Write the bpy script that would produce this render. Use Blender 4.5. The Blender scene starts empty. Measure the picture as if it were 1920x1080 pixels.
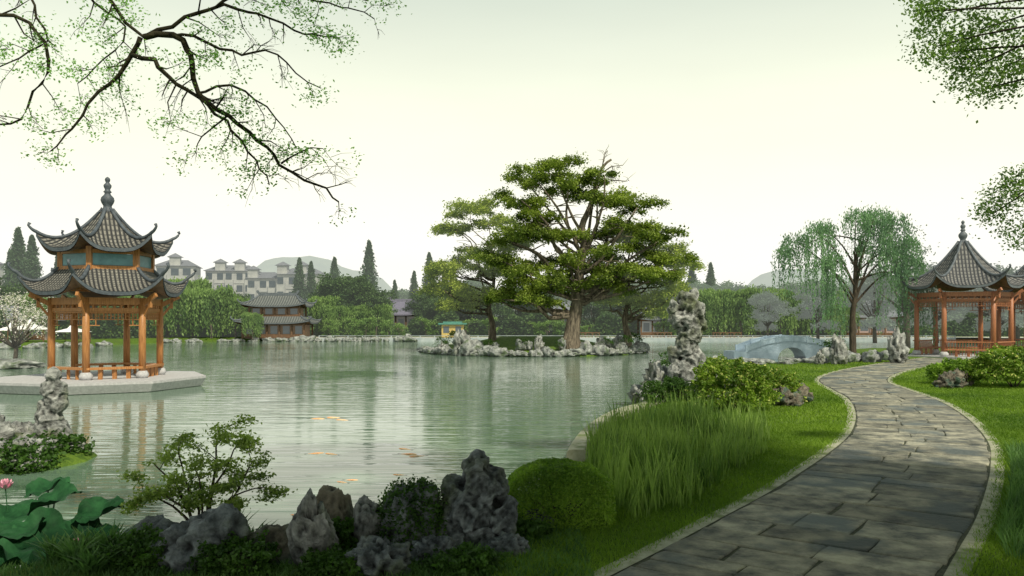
import bpy, bmesh, math, random
import numpy as np
from mathutils import Vector, Matrix, noise
random.seed(7)
RG = np.random.default_rng(11)
scene = bpy.context.scene
COL = scene.collection
scene.view_settings.view_transform = 'Standard'
scene.view_settings.look = 'None'
scene.view_settings.exposure = 0
rad = math.radians

# ------------------------------------------------------------------ materials
def nodes(name):
    m = bpy.data.materials.new(name); m.use_nodes = True
    nt = m.node_tree; nt.nodes.clear()
    return m, nt, nt.nodes, nt.links
HAZE_GLOW = (0.88, 0.93, 0.86, 1)
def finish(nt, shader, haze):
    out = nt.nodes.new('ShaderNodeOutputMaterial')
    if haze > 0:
        e = nt.nodes.new('ShaderNodeEmission'); e.inputs[0].default_value = HAZE_GLOW; e.inputs[1].default_value = 0.9  # pale glow mixed into the material, painting in aerial haze
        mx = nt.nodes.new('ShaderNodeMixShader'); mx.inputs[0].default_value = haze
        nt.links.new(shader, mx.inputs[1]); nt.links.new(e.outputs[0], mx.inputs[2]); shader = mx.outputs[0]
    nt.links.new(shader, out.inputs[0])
def c4(c): return (c[0], c[1], c[2], 1)
def surf(name, c1, c2, scale=3, rough=0.8, bump=0.3, haze=0, detail=8, stretch=(1,1,1), c3=None, s3=0.6, point=False, island=0, lo=0.35, hi=0.65, bscale=None, bdist=.05, spec=.5):
    m, nt, N, L = nodes(name)
    tc = N.new('ShaderNodeTexCoord'); mp = N.new('ShaderNodeMapping'); mp.inputs['Scale'].default_value = stretch
    L.new(tc.outputs['Object'], mp.inputs[0])
    n = N.new('ShaderNodeTexNoise'); n.inputs['Scale'].default_value = scale; n.inputs['Detail'].default_value = detail; n.inputs['Roughness'].default_value = 0.65
    L.new(mp.outputs[0], n.inputs['Vector'])
    mr = N.new('ShaderNodeMapRange'); mr.inputs[1].default_value = lo; mr.inputs[2].default_value = hi; L.new(n.outputs[0], mr.inputs[0])
    mix = N.new('ShaderNodeMix'); mix.data_type = 'RGBA'; mix.inputs[6].default_value = c4(c1); mix.inputs[7].default_value = c4(c2)
    L.new(mr.outputs[0], mix.inputs[0]); col = mix.outputs[2]
    if c3:
        n3 = N.new('ShaderNodeTexNoise'); n3.inputs['Scale'].default_value = s3; n3.inputs['Detail'].default_value = 5; L.new(tc.outputs['Object'], n3.inputs['Vector'])
        m3 = N.new('ShaderNodeMapRange'); m3.inputs[1].default_value = 0.50; m3.inputs[2].default_value = 0.64; L.new(n3.outputs[0], m3.inputs[0])
        x3 = N.new('ShaderNodeMix'); x3.data_type = 'RGBA'; x3.inputs[7].default_value = c4(c3); L.new(m3.outputs[0], x3.inputs[0]); L.new(col, x3.inputs[6]); col = x3.outputs[2]
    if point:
        g = N.new('ShaderNodeNewGeometry'); pr = N.new('ShaderNodeMapRange'); pr.inputs[1].default_value = 0.43; pr.inputs[2].default_value = 0.56; pr.inputs[3].default_value = 0.14; pr.inputs[4].default_value = 1.25  # darkens creases and lightens edges in the colour, as painted shade and highlight
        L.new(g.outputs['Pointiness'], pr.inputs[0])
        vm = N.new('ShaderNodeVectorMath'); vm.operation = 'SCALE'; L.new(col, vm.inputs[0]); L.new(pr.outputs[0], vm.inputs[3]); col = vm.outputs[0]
    if island:
        g = N.new('ShaderNodeNewGeometry'); pr = N.new('ShaderNodeMapRange'); pr.inputs[3].default_value = 1-island; pr.inputs[4].default_value = 1+island
        L.new(g.outputs['Random Per Island'], pr.inputs[0])
        vm = N.new('ShaderNodeVectorMath'); vm.operation = 'SCALE'; L.new(col, vm.inputs[0]); L.new(pr.outputs[0], vm.inputs[3]); col = vm.outputs[0]
    b = N.new('ShaderNodeBsdfPrincipled'); b.inputs['Roughness'].default_value = rough; b.inputs['Specular IOR Level'].default_value = spec
    L.new(col, b.inputs['Base Color'])
    if bump:
        bp = N.new('ShaderNodeBump'); bp.inputs['Strength'].default_value = bump; bp.inputs['Distance'].default_value = bdist
        if bscale:
            nb = N.new('ShaderNodeTexNoise'); nb.inputs['Scale'].default_value = bscale; nb.inputs['Detail'].default_value = 8; L.new(mp.outputs[0], nb.inputs['Vector']); L.new(nb.outputs[0], bp.inputs['Height'])
        else: L.new(n.outputs[0], bp.inputs['Height'])
        L.new(bp.outputs[0], b.inputs['Normal'])
    finish(nt, b.outputs[0], haze)
    return m
def leafmat(name, dark, light, haze=0, clump=0.6, trans=0.35, extra=None):
    m, nt, N, L = nodes(name)
    g = N.new('ShaderNodeNewGeometry'); tc = N.new('ShaderNodeTexCoord')
    n = N.new('ShaderNodeTexNoise'); n.inputs['Scale'].default_value = clump; n.inputs['Detail'].default_value = 2; L.new(tc.outputs['Object'], n.inputs['Vector'])
    ad = N.new('ShaderNodeMath'); ad.operation = 'MULTIPLY_ADD'; ad.inputs[1].default_value = 0.45; L.new(g.outputs['Random Per Island'], ad.inputs[0])
    mr = N.new('ShaderNodeMapRange'); mr.inputs[1].default_value = 0.35; mr.inputs[2].default_value = 0.65; mr.inputs[4].default_value = 0.65; L.new(n.outputs[0], mr.inputs[0]); L.new(mr.outputs[0], ad.inputs[2])
    mix = N.new('ShaderNodeMix'); mix.data_type = 'RGBA'; mix.inputs[6].default_value = c4(dark); mix.inputs[7].default_value = c4(light); L.new(ad.outputs[0], mix.inputs[0])
    col = mix.outputs[2]
    if extra:
        gt = N.new('ShaderNodeMath'); gt.operation = 'GREATER_THAN'; gt.inputs[1].default_value = extra[1]; L.new(g.outputs['Random Per Island'], gt.inputs[0])
        x = N.new('ShaderNodeMix'); x.data_type = 'RGBA'; x.inputs[7].default_value = c4(extra[0]); L.new(gt.outputs[0], x.inputs[0]); L.new(col, x.inputs[6]); col = x.outputs[2]
    d = N.new('ShaderNodeBsdfPrincipled'); d.inputs['Roughness'].default_value = 0.55; d.inputs['Specular IOR Level'].default_value = 0.25; L.new(col, d.inputs['Base Color'])
    t = N.new('ShaderNodeBsdfTranslucent')
    sc = N.new('ShaderNodeVectorMath'); sc.operation = 'MULTIPLY'; sc.inputs[1].default_value = (1.3, 1.5, 0.7); L.new(col, sc.inputs[0]); L.new(sc.outputs[0], t.inputs[0])
    mx = N.new('ShaderNodeMixShader'); mx.inputs[0].default_value = trans; L.new(d.outputs[0], mx.inputs[1]); L.new(t.outputs[0], mx.inputs[2])
    finish(nt, mx.outputs[0], haze)
    return m

M = {}
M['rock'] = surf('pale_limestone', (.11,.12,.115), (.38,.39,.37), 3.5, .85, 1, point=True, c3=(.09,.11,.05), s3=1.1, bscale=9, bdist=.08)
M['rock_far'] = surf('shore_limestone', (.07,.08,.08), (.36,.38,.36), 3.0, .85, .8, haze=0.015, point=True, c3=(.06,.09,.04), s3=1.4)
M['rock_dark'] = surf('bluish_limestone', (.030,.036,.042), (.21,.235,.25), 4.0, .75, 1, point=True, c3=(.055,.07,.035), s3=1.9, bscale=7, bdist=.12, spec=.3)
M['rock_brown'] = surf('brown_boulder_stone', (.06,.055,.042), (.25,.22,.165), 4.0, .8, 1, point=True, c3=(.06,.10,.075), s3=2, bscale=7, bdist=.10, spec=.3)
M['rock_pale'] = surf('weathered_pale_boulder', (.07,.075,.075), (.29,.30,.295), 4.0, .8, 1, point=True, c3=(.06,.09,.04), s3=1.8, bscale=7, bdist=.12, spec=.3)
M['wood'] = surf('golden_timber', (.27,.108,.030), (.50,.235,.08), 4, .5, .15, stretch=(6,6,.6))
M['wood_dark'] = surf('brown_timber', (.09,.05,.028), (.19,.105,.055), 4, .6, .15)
M['wood_red'] = surf('russet_timber', (.26,.085,.036), (.42,.165,.065), 4, .5, .15, stretch=(5,5,.6), haze=0.01)
M['stone_pale'] = surf('pale_slab_stone', (.36,.36,.37), (.50,.50,.51), 8, .8, .2)
M['stone_side'] = surf('wet_slab_side', (.10,.11,.12), (.20,.21,.22), 5, .6, .2)
M['kerb'] = surf('pale_kerb_stone', (.24,.25,.16), (.42,.42,.32), 6, .85, .4, c3=(.15,.19,.07), s3=2.5)
M['bark'] = surf('dark_bark', (.022,.017,.012), (.09,.068,.045), 5, .9, .9, stretch=(2,2,.5))
M['bark_old'] = surf('old_tree_bark', (.035,.028,.020), (.22,.185,.135), 3, .9, 1.0, stretch=(2,2,.45))
M['bark_far'] = surf('hazy_bark', (.06,.05,.04), (.14,.12,.09), 3, .9, .3, haze=.03)
M['bark_branch'] = surf('mossy_branch_bark', (.010,.009,.006), (.055,.050,.028), 14, .95, .6, spec=.15)
M['glass_teal'] = surf('teal_panel', (.10,.22,.26), (.15,.32,.37), 3, .4, .02)
M['plaster'] = surf('pale_plaster', (.25,.26,.26), (.42,.42,.40), .6, .9, .05, haze=.16)
M['plaster_pink'] = surf('rosy_plaster', (.42,.28,.25), (.52,.38,.34), 1.5, .9, .05, haze=.08)
M['glass_far'] = surf('dark_window_glass', (.04,.06,.08), (.08,.10,.12), 1, .3, 0, haze=.08)
M['roof_far'] = surf('grey_roof_tile', (.10,.11,.13), (.17,.18,.21), 3, .8, .2, haze=.12)
M['roof_purple'] = surf('slate_purple_roof', (.10,.09,.15), (.15,.14,.20), 3, .8, .2, haze=.10)
M['yellow'] = surf('yellow_kiosk_paint', (.50,.36,.10), (.62,.47,.16), 2, .7, .05, haze=.03)
M['green_roof'] = surf('green_kiosk_roof', (.05,.20,.16), (.09,.28,.22), 2, .7, .05, haze=.03)
M['bridge'] = surf('pale_blue_bridge_stone', (.34,.46,.57), (.45,.57,.68), 3, .75, .15, haze=.05)
M['canvas'] = surf('white_canvas', (.74,.74,.74), (.82,.82,.82), 2, .8, .05)
M['petal'] = surf('pink_lotus_petal', (.75,.28,.42), (.80,.55,.62), 3, .5, 0)
M['koi'] = surf('gold_koi_skin', (.92,.38,.12), (.95,.70,.42), 5, .35, 0, detail=2)
M['lotus'] = surf('lotus_leaf_green', (.006,.034,.012), (.024,.100,.034), 4, .65, .4, spec=.12)
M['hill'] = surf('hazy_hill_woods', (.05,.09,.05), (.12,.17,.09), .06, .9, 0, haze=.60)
M['big_leaf'] = leafmat('old_tree_foliage', (.032,.068,.013), (.29,.37,.060), 0.0, .50)
M['big_leaf2'] = leafmat('old_tree_foliage_yellow', (.08,.13,.022), (.40,.47,.085), 0.03, .5)
M['willow'] = leafmat('willow_foliage', (.04,.12,.055), (.19,.35,.15), .025, .5)
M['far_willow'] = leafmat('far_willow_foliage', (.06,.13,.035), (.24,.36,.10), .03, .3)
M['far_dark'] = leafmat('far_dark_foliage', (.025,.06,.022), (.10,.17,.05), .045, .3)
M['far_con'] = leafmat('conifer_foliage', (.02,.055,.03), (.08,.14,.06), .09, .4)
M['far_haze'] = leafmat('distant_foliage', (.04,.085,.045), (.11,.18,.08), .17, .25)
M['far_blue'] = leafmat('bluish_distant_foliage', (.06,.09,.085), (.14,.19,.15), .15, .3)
M['blossom'] = leafmat('white_blossom', (.55,.50,.54), (.85,.80,.84), 0, 1.0, extra=((.10,.16,.06), .85))
M['bush'] = leafmat('clipped_bush_foliage', (.06,.14,.014), (.30,.46,.06), 0, 1.6)
M['bush2'] = leafmat('flowering_bush_foliage', (.045,.11,.012), (.26,.38,.05), 0, 1.2, extra=((.60,.60,.20), .92))
M['maple'] = leafmat('maple_foliage', (.07,.13,.02), (.40,.50,.13), 0, 1.8, trans=.4)
M['ivy'] = leafmat('ivy_foliage', (.014,.042,.009), (.075,.16,.026), 0, 2.0)
M['spring'] = leafmat('spring_foliage', (.12,.27,.07), (.34,.58,.20), 0, .9, trans=.55)
M['over'] = leafmat('overhanging_foliage', (.06,.12,.04), (.26,.38,.13), 0, .8, trans=.5)
M['reed'] = leafmat('reed_blades', (.04,.10,.018), (.28,.40,.10), 0, .9)
M['tuft'] = leafmat('tuft_blades', (.03,.08,.025), (.14,.26,.08), 0, 2)
M['grass'] = leafmat('grass_blades', (.05,.12,.012), (.22,.34,.035), 0, .35)

def tile_mat(name, dark, light, haze=0):
    m, nt, N, L = nodes(name)
    uv = N.new('ShaderNodeUVMap'); sp = N.new('ShaderNodeSeparateXYZ'); L.new(uv.outputs[0], sp.inputs[0])
    a = N.new('ShaderNodeMath'); a.operation = 'FRACT'; L.new(sp.outputs[0], a.inputs[0])
    a1 = N.new('ShaderNodeMath'); a1.operation = 'SUBTRACT'; a1.inputs[1].default_value = .5; L.new(a.outputs[0], a1.inputs[0])
    a2 = N.new('ShaderNodeMath'); a2.operation = 'ABSOLUTE'; L.new(a1.outputs[0], a2.inputs[0])
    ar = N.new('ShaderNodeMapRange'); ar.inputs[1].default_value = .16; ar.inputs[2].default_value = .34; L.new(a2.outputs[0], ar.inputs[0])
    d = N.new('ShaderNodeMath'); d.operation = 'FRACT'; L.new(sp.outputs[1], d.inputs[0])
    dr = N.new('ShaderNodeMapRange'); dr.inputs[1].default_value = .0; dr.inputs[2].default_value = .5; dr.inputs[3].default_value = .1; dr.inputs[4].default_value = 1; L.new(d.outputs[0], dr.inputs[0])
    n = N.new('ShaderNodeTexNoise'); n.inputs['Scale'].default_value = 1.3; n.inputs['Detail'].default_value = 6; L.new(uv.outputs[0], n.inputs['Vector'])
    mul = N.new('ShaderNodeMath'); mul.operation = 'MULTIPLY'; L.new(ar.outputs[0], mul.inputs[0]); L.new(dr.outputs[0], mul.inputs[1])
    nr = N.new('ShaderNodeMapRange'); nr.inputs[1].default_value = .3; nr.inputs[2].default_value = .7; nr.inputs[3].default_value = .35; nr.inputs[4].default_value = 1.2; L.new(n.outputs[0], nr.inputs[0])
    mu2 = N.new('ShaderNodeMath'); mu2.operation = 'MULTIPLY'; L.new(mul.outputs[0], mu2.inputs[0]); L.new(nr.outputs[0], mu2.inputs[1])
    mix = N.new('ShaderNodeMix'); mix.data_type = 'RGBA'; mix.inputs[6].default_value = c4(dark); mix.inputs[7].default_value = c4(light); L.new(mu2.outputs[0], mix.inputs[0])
    b = N.new('ShaderNodeBsdfPrincipled'); b.inputs['Roughness'].default_value = .75; L.new(mix.outputs[2], b.inputs['Base Color'])
    bp = N.new('ShaderNodeBump'); bp.inputs['Strength'].default_value = .6; bp.inputs['Distance'].default_value = .05; L.new(mu2.outputs[0], bp.inputs['Height']); L.new(bp.outputs[0], b.inputs['Normal'])
    finish(nt, b.outputs[0], haze); return m
M['tile'] = tile_mat('grey_clay_tile', (.018,.020,.022), (.27,.26,.225))
M['tile_r'] = tile_mat('blue_grey_clay_tile', (.026,.030,.036), (.25,.245,.23), .01)
M['tile_far'] = tile_mat('hazy_clay_tile', (.05,.06,.06), (.20,.21,.20), .04)
M['ridge'] = surf('dark_ridge_tile', (.040,.052,.066), (.09,.11,.13), 5, .6, .3)
M['ridge_r'] = surf('slate_ridge_tile', (.06,.075,.09), (.13,.15,.17), 5, .6, .3, haze=.02)

# ------------------------------------------------------------------ mesh helpers
class B:
    def __init__(s): s.v = []; s.f = []; s.uv = None
    def add(s, v, f):
        o = len(s.v); s.v += [tuple(p) for p in v]; s.f += [tuple(i+o for i in q) for q in f]
    def beam(s, p, q, w, h, up=(0,0,1)):
        p = Vector(p); q = Vector(q); d = (q-p).normalized(); u = Vector(up)
        if abs(d.dot(u)) > .98: u = Vector((0,1,0))
        a = d.cross(u).normalized()*w/2; b = a.cross(d).normalized()*h/2
        v = [p-a-b, p+a-b, p+a+b, p-a+b, q-a-b, q+a-b, q+a+b, q-a+b]
        s.add(v, [(0,3,2,1),(4,5,6,7),(0,1,5,4),(1,2,6,5),(2,3,7,6),(3,0,4,7)])
    def box(s, c, sz):
        x,y,z = c; a,b,h = sz[0]/2, sz[1]/2, sz[2]/2
        v = [(x-a,y-b,z-h),(x+a,y-b,z-h),(x+a,y+b,z-h),(x-a,y+b,z-h),(x-a,y-b,z+h),(x+a,y-b,z+h),(x+a,y+b,z+h),(x-a,y+b,z+h)]
        s.add(v, [(0,3,2,1),(4,5,6,7),(0,1,5,4),(1,2,6,5),(2,3,7,6),(3,0,4,7)])
    def tube(s, pts, rs, n=8, jit=0):
        pts = [Vector(p) for p in pts]; V = []; F = []
        ref = Vector((.3,.2,1)).normalized()
        for i,p in enumerate(pts):
            d = (pts[min(i+1,len(pts)-1)]-pts[max(i-1,0)])
            if d.length < 1e-6: d = Vector((0,0,1))
            d.normalize(); r0 = ref if abs(d.dot(ref)) < .95 else Vector((1,0,0))
            a = d.cross(r0).normalized(); b = d.cross(a)
            for k in range(n):
                t = 2*math.pi*k/n; rr = rs[i]*(1+jit*math.sin(3*t+i*.7)*.6+jit*random.uniform(-.5,.5))
                V.append(p+a*math.cos(t)*rr+b*math.sin(t)*rr)
        for i in range(len(pts)-1):
            for k in range(n):
                F.append((i*n+k, i*n+(k+1)%n, (i+1)*n+(k+1)%n, (i+1)*n+k))
        F.append(tuple(range(n-1,-1,-1))); F.append(tuple(range((len(pts)-1)*n, len(pts)*n)))
        s.add(V, F)
    def lathe(s, prof, n=16, c=(0,0,0)):
        V = []; F = []
        for r,z in prof:
            for k in range(n):
                t = 2*math.pi*k/n; V.append((c[0]+r*math.cos(t), c[1]+r*math.sin(t), c[2]+z))
        for i in range(len(prof)-1):
            for k in range(n): F.append((i*n+k, i*n+(k+1)%n, (i+1)*n+(k+1)%n, (i+1)*n+k))
        F.append(tuple(range(n-1,-1,-1))); F.append(tuple(range((len(prof)-1)*n, len(prof)*n)))
        s.add(V, F)
    def mesh(s, name, mat, smooth=False):
        me = bpy.data.meshes.new(name); me.from_pydata(s.v, [], s.f); me.materials.append(mat)
        if s.uv:
            l = me.uv_layers.new(name='UVMap'); idx = np.zeros(len(me.loops), dtype=np.int32); me.loops.foreach_get('vertex_index', idx)
            uv = np.array(s.uv)[idx]; l.data.foreach_set('uv', uv.ravel())
        if smooth: me.polygons.foreach_set('use_smooth', [True]*len(me.polygons))
        me.update(); return me
def obj(name, me, parent=None, loc=(0,0,0), rot=(0,0,0), scale=(1,1,1)):
    o = bpy.data.objects.new(name, me); COL.objects.link(o); o.location = loc; o.rotation_euler = rot; o.scale = scale
    if parent: o.parent = parent
    return o
def tag(o, label, cat, group=None, kind=None):
    o['label'] = label; o['category'] = cat
    if group: o['group'] = group
    if kind: o['kind'] = kind
    return o
def thing(name, label, cat, loc, rot=0, group=None, scale=1):
    o = bpy.data.objects.new(name, None); COL.objects.link(o); o.location = loc; o.rotation_euler = (0,0,rot); o.scale = (scale,)*3
    o.empty_display_size = .3
    return tag(o, label, cat, group)
def copy_thing(src, loc, rot=0, scale=(1,1,1), label=None):
    n = src.copy(); COL.objects.link(n); n.location = loc; n.rotation_euler = (0,0,rot); n.scale = scale
    if label: n['label'] = label
    for ch in src.children:
        c = ch.copy(); c.parent = n; COL.objects.link(c)
        for g in ch.children:
            k = g.copy(); k.parent = c; COL.objects.link(k)
    return n
def quads(name, V, mat):
    n = len(V)//4; me = bpy.data.meshes.new(name)
    me.vertices.add(n*4); me.vertices.foreach_set('co', np.ascontiguousarray(V, dtype=np.float32).ravel())
    me.loops.add(n*4); me.loops.foreach_set('vertex_index', np.arange(n*4, dtype=np.int32))
    me.polygons.add(n); me.polygons.foreach_set('loop_start', np.arange(n, dtype=np.int32)*4)
    me.materials.append(mat); me.update(calc_edges=True); me.validate(); return me
def leaf_quads(C, size, aspect=.55, up=.6, hang=False):
    n = len(C); nr = RG.normal(size=(n,3)); nr[:,2] = np.abs(nr[:,2])+up if not hang else nr[:,2]*.3
    nr /= np.linalg.norm(nr,axis=1)[:,None]
    t = RG.normal(size=(n,3))
    if hang: t = t*.25; t[:,2] = -1
    u = t-(t*nr).sum(1)[:,None]*nr; u /= np.linalg.norm(u,axis=1)[:,None]+1e-9; w = np.cross(nr,u)
    s = (size*RG.uniform(.6,1.3,n))[:,None]
    V = np.stack([C-u*s*.5, C+w*s*aspect*.5, C+u*s*.5, C-w*s*aspect*.5],1)
    return V.reshape(-1,3)
def clumps(pads, nsub, nleaf, sub, flat=.5, lowcut=-.25):
    out = []
    for p in pads:
        x,y,z,rx,ry,rz = p
        k = max(3,int(nsub*(rx*ry)**.5*max(.6,rz)**.3))
        d = RG.normal(size=(k,3)); d /= np.linalg.norm(d,axis=1)[:,None]; d[:,2] = np.where(d[:,2]<lowcut, -d[:,2], d[:,2])
        r = RG.uniform(.45,1.1,k)[:,None]
        c = np.array([x,y,z])+d*r*np.array([rx,ry,rz])
        m = nleaf; sc = np.repeat(RG.uniform(.6,1.35,k),m)[:,None]
        q = np.repeat(c,m,0)+RG.normal(size=(k*m,3))*np.array([sub,sub,sub*flat])*sc
        out.append(q)
    return np.concatenate(out)
def smooth_curve(pts, step=.5):
    P = [Vector(p) for p in pts]; out = []
    for i in range(len(P)-1):
        a = P[max(i-1,0)]; b = P[i]; c = P[i+1]; d = P[min(i+2,len(P)-1)]
        k = max(2,int((c-b).length/step))
        for j in range(k):
            t = j/k
            out.append(.5*((2*b)+(c-a)*t+(2*a-5*b+4*c-d)*t*t+(-a+3*b-3*c+d)*t**3))
    out.append(P[-1]); return out

# ------------------------------------------------------------------ terrain plan (metres, water level z=0)
SH = [(-30,6.5),(-12,7.0),(-6.4,8.3),(-5.0,9.3),(-3.6,9.7),(-2.2,9.9),(-1.0,10.9),(.2,13.2),(1.2,16.2),(1.9,19.2),(2.9,22.4),(4.2,25.4),(4.7,28.5),(6.2,33.5),(8.6,41),(12,46),(17,48.8),(23,51.5),(25.8,57),(26.3,63),(27.5,70),(36,74),(62,84),(76,104),(60,112),(20,112.5),(-14,112),(-40,110.5),(-46,104),(-47.5,90),(-60,81),(-90,74),(-96,40),(-70,10)]
shore = np.array([(p.x,p.y) for p in smooth_curve([(a,b,0) for a,b in SH+[SH[0]]], 2.0)])
PATH = [(-2.2,1.0),(-.4,3.6),(1.1,5.8),(2.6,7.8),(3.76,9.4),(4.7,10.7),(5.9,12.5),(7.1,14.4),(8.6,17),(10.35,20.8),(11.9,25),(12.85,28.8),(13.9,32.6),(16.2,37.0),(19.4,41.5),(24.3,47.5),(28.6,52.3)]
pathc = np.array([(p.x,p.y) for p in smooth_curve([(a,b,0) for a,b in PATH], .3)])
def segdist(P, poly):
    D = np.full(len(P), 1e9)
    for i in range(len(poly)-1):
        a = poly[i]; b = poly[i+1]; ab = b-a; l = (ab**2).sum()+1e-12
        t = np.clip(((P-a)@ab)/l,0,1); q = a+t[:,None]*ab
        D = np.minimum(D, ((P-q)**2).sum(1))
    return np.sqrt(D)
def inside(P, poly):
    r = np.zeros(len(P),bool); n = len(poly)
    for i in range(n):
        x1,y1 = poly[i]; x2,y2 = poly[(i+1)%n]
        if y1 == y2: continue
        c = ((y1>P[:,1])!=(y2>P[:,1])) & (P[:,0] < (x2-x1)*(P[:,1]-y1)/(y2-y1)+x1)
        r ^= c
    return r
ISL = (2.0,77.0,10.4,11.5)
def land(P):
    d = segdist(P, shore); s = np.where(inside(P, shore), -d, d)     # >0 on land
    e = np.sqrt(((P[:,0]-ISL[0])/ISL[2])**2+((P[:,1]-ISL[1])/ISL[3])**2); si = (1-e)*10
    e2 = np.sqrt(((P[:,0]+10.8)/1.7)**2+((P[:,1]-17.0)/1.5)**2); si2 = (1-e2)*1.2
    return s, si, si2
def height(P):
    s, si, si2 = land(P)
    def ramp(v,a,b): t = np.clip((v-a)/(b-a),0,1); return t*t*(3-2*t)
    h = -1.2+1.3*ramp(s,-1.5,0.0)+.4*ramp(s,0.0,1.0)
    hi = -1.2+1.3*ramp(si,-2.,0.0)+.45*ramp(si,0,1.3)+.9*ramp(si,2,8)
    h2 = -1.2+1.3*ramp(si2,-.6,0)+.25*ramp(si2,0,.5)
    return np.maximum(np.maximum(h,hi),h2)
def gz(x,y): return float(height(np.array([[x,y]],float))[0])

def axis(a,b,step,lo,hi,g=1.12):
    c = list(np.arange(a,b+1e-6,step)); s = step; x = b
    while x < hi: s *= g; x += s; c.append(x)
    s = step; x = a; pre = []
    while x > lo: s *= g; x -= s; pre.append(x)
    return np.array(pre[::-1]+c)
gx = axis(-14,26,.3,-2500,2500); gy = axis(5,50,.3,-300,3500)
X,Y = np.meshgrid(gx,gy); P = np.stack([X.ravel(),Y.ravel()],1); Z = height(P)
nx,ny = len(gx),len(gy)
I = np.arange(nx*ny).reshape(ny,nx)
F = np.stack([I[:-1,:-1],I[:-1,1:],I[1:,1:],I[1:,:-1]],-1).reshape(-1,4)
me = bpy.data.meshes.new('ground'); me.vertices.add(nx*ny); me.vertices.foreach_set('co', np.column_stack([P,Z]).ravel())
me.loops.add(len(F)*4); me.loops.foreach_set('vertex_index', F.ravel().astype(np.int32)); me.polygons.add(len(F)); me.polygons.foreach_set('loop_start', np.arange(len(F),dtype=np.int32)*4)
me.polygons.foreach_set('use_smooth', np.ones(len(F),bool)); me.update(calc_edges=True)
m = surf('lawn_grass', (.040,.085,.012), (.13,.21,.025), 6, .95, .6, c3=(.08,.13,.025), s3=.35, bscale=25, spec=.2)
me.materials.append(m)
g = obj('ground', me); g['kind'] = 'structure'; g['label'] = 'green lawn banks and lake bed'

# water
m, nt, N, L = nodes('lake_water')
tc = N.new('ShaderNodeTexCoord'); mp = N.new('ShaderNodeMapping'); mp.inputs['Scale'].default_value = (.20,1.35,1); mp.inputs['Rotation'].default_value = (0,0,.05); L.new(tc.outputs['Object'], mp.inputs[0])
n1 = N.new('ShaderNodeTexNoise'); n1.inputs['Scale'].default_value = 1.7; n1.inputs['Detail'].default_value = 2.5; n1.inputs['Distortion'].default_value = .6; L.new(mp.outputs[0], n1.inputs['Vector'])
n1b = N.new('ShaderNodeTexNoise'); n1b.inputs['Scale'].default_value = 4.5; n1b.inputs['Detail'].default_value = 2; L.new(mp.outputs[0], n1b.inputs['Vector'])
ma = N.new('ShaderNodeMath'); ma.operation = 'MULTIPLY_ADD'; ma.inputs[1].default_value = .32; L.new(n1b.outputs[0], ma.inputs[0]); L.new(n1.outputs[0], ma.inputs[2])
n2 = N.new('ShaderNodeTexNoise'); n2.inputs['Scale'].default_value = .05; n2.inputs['Detail'].default_value = 3; L.new(tc.outputs['Object'], n2.inputs['Vector'])
mr = N.new('ShaderNodeMapRange'); mr.inputs[1].default_value = .38; mr.inputs[2].default_value = .58; mr.inputs[3].default_value = .2; mr.inputs[4].default_value = 1; L.new(n2.outputs[0], mr.inputs[0])
mu = N.new('ShaderNodeMath'); mu.operation = 'MULTIPLY'; L.new(ma.outputs[0], mu.inputs[0]); L.new(mr.outputs[0], mu.inputs[1])
bp = N.new('ShaderNodeBump'); bp.inputs['Strength'].default_value = .5; bp.inputs['Distance'].default_value = .080; L.new(mu.outputs[0], bp.inputs['Height'])
b = N.new('ShaderNodeBsdfPrincipled'); b.inputs['Base Color'].default_value = (.135,.215,.150,1); b.inputs['Roughness'].default_value = .04; b.inputs['IOR'].default_value = 1.52
L.new(bp.outputs[0], b.inputs['Normal']); finish(nt, b.outputs[0], 0)
bb = B(); bb.add([(-100,2,0),(80,2,0),(80,116,0),(-100,116,0)],[(0,1,2,3)])
w = obj('water', bb.mesh('water', m)); w['kind'] = 'structure'; w['label'] = 'calm greenish lake water'

# hills
hx = np.linspace(-700,900,240); hy = np.linspace(380,800,30)
def hh(x,y):
    z = 0
    for cx,cy,sx,sy,h in [(-150,600,36,70,38),(-108,640,30,70,26),(-205,600,46,60,23),(-185,620,20,50,9),(205,600,42,60,29),(270,620,70,70,26),(-420,640,120,80,20),(520,640,140,80,30)]:
        z += h*math.exp(-((x-cx)/sx)**2/1.3-((y-cy)/sy)**2)
    return z+5*noise.fractal(Vector((x*.03,y*.03,0)),.8,2,5)*min(1,z/8)-1
V = [(x,y,hh(x,y)) for y in hy for x in hx]; nxh = 240; F = [(j*nxh+i,j*nxh+i+1,(j+1)*nxh+i+1,(j+1)*nxh+i) for j in range(29) for i in range(nxh-1)]
bb = B(); bb.add(V,F); h = obj('hill', bb.mesh('hill', M['hill'], True)); h['kind'] = 'structure'; h['label'] = 'low wooded hills with pale haze painted into their colour'

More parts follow.
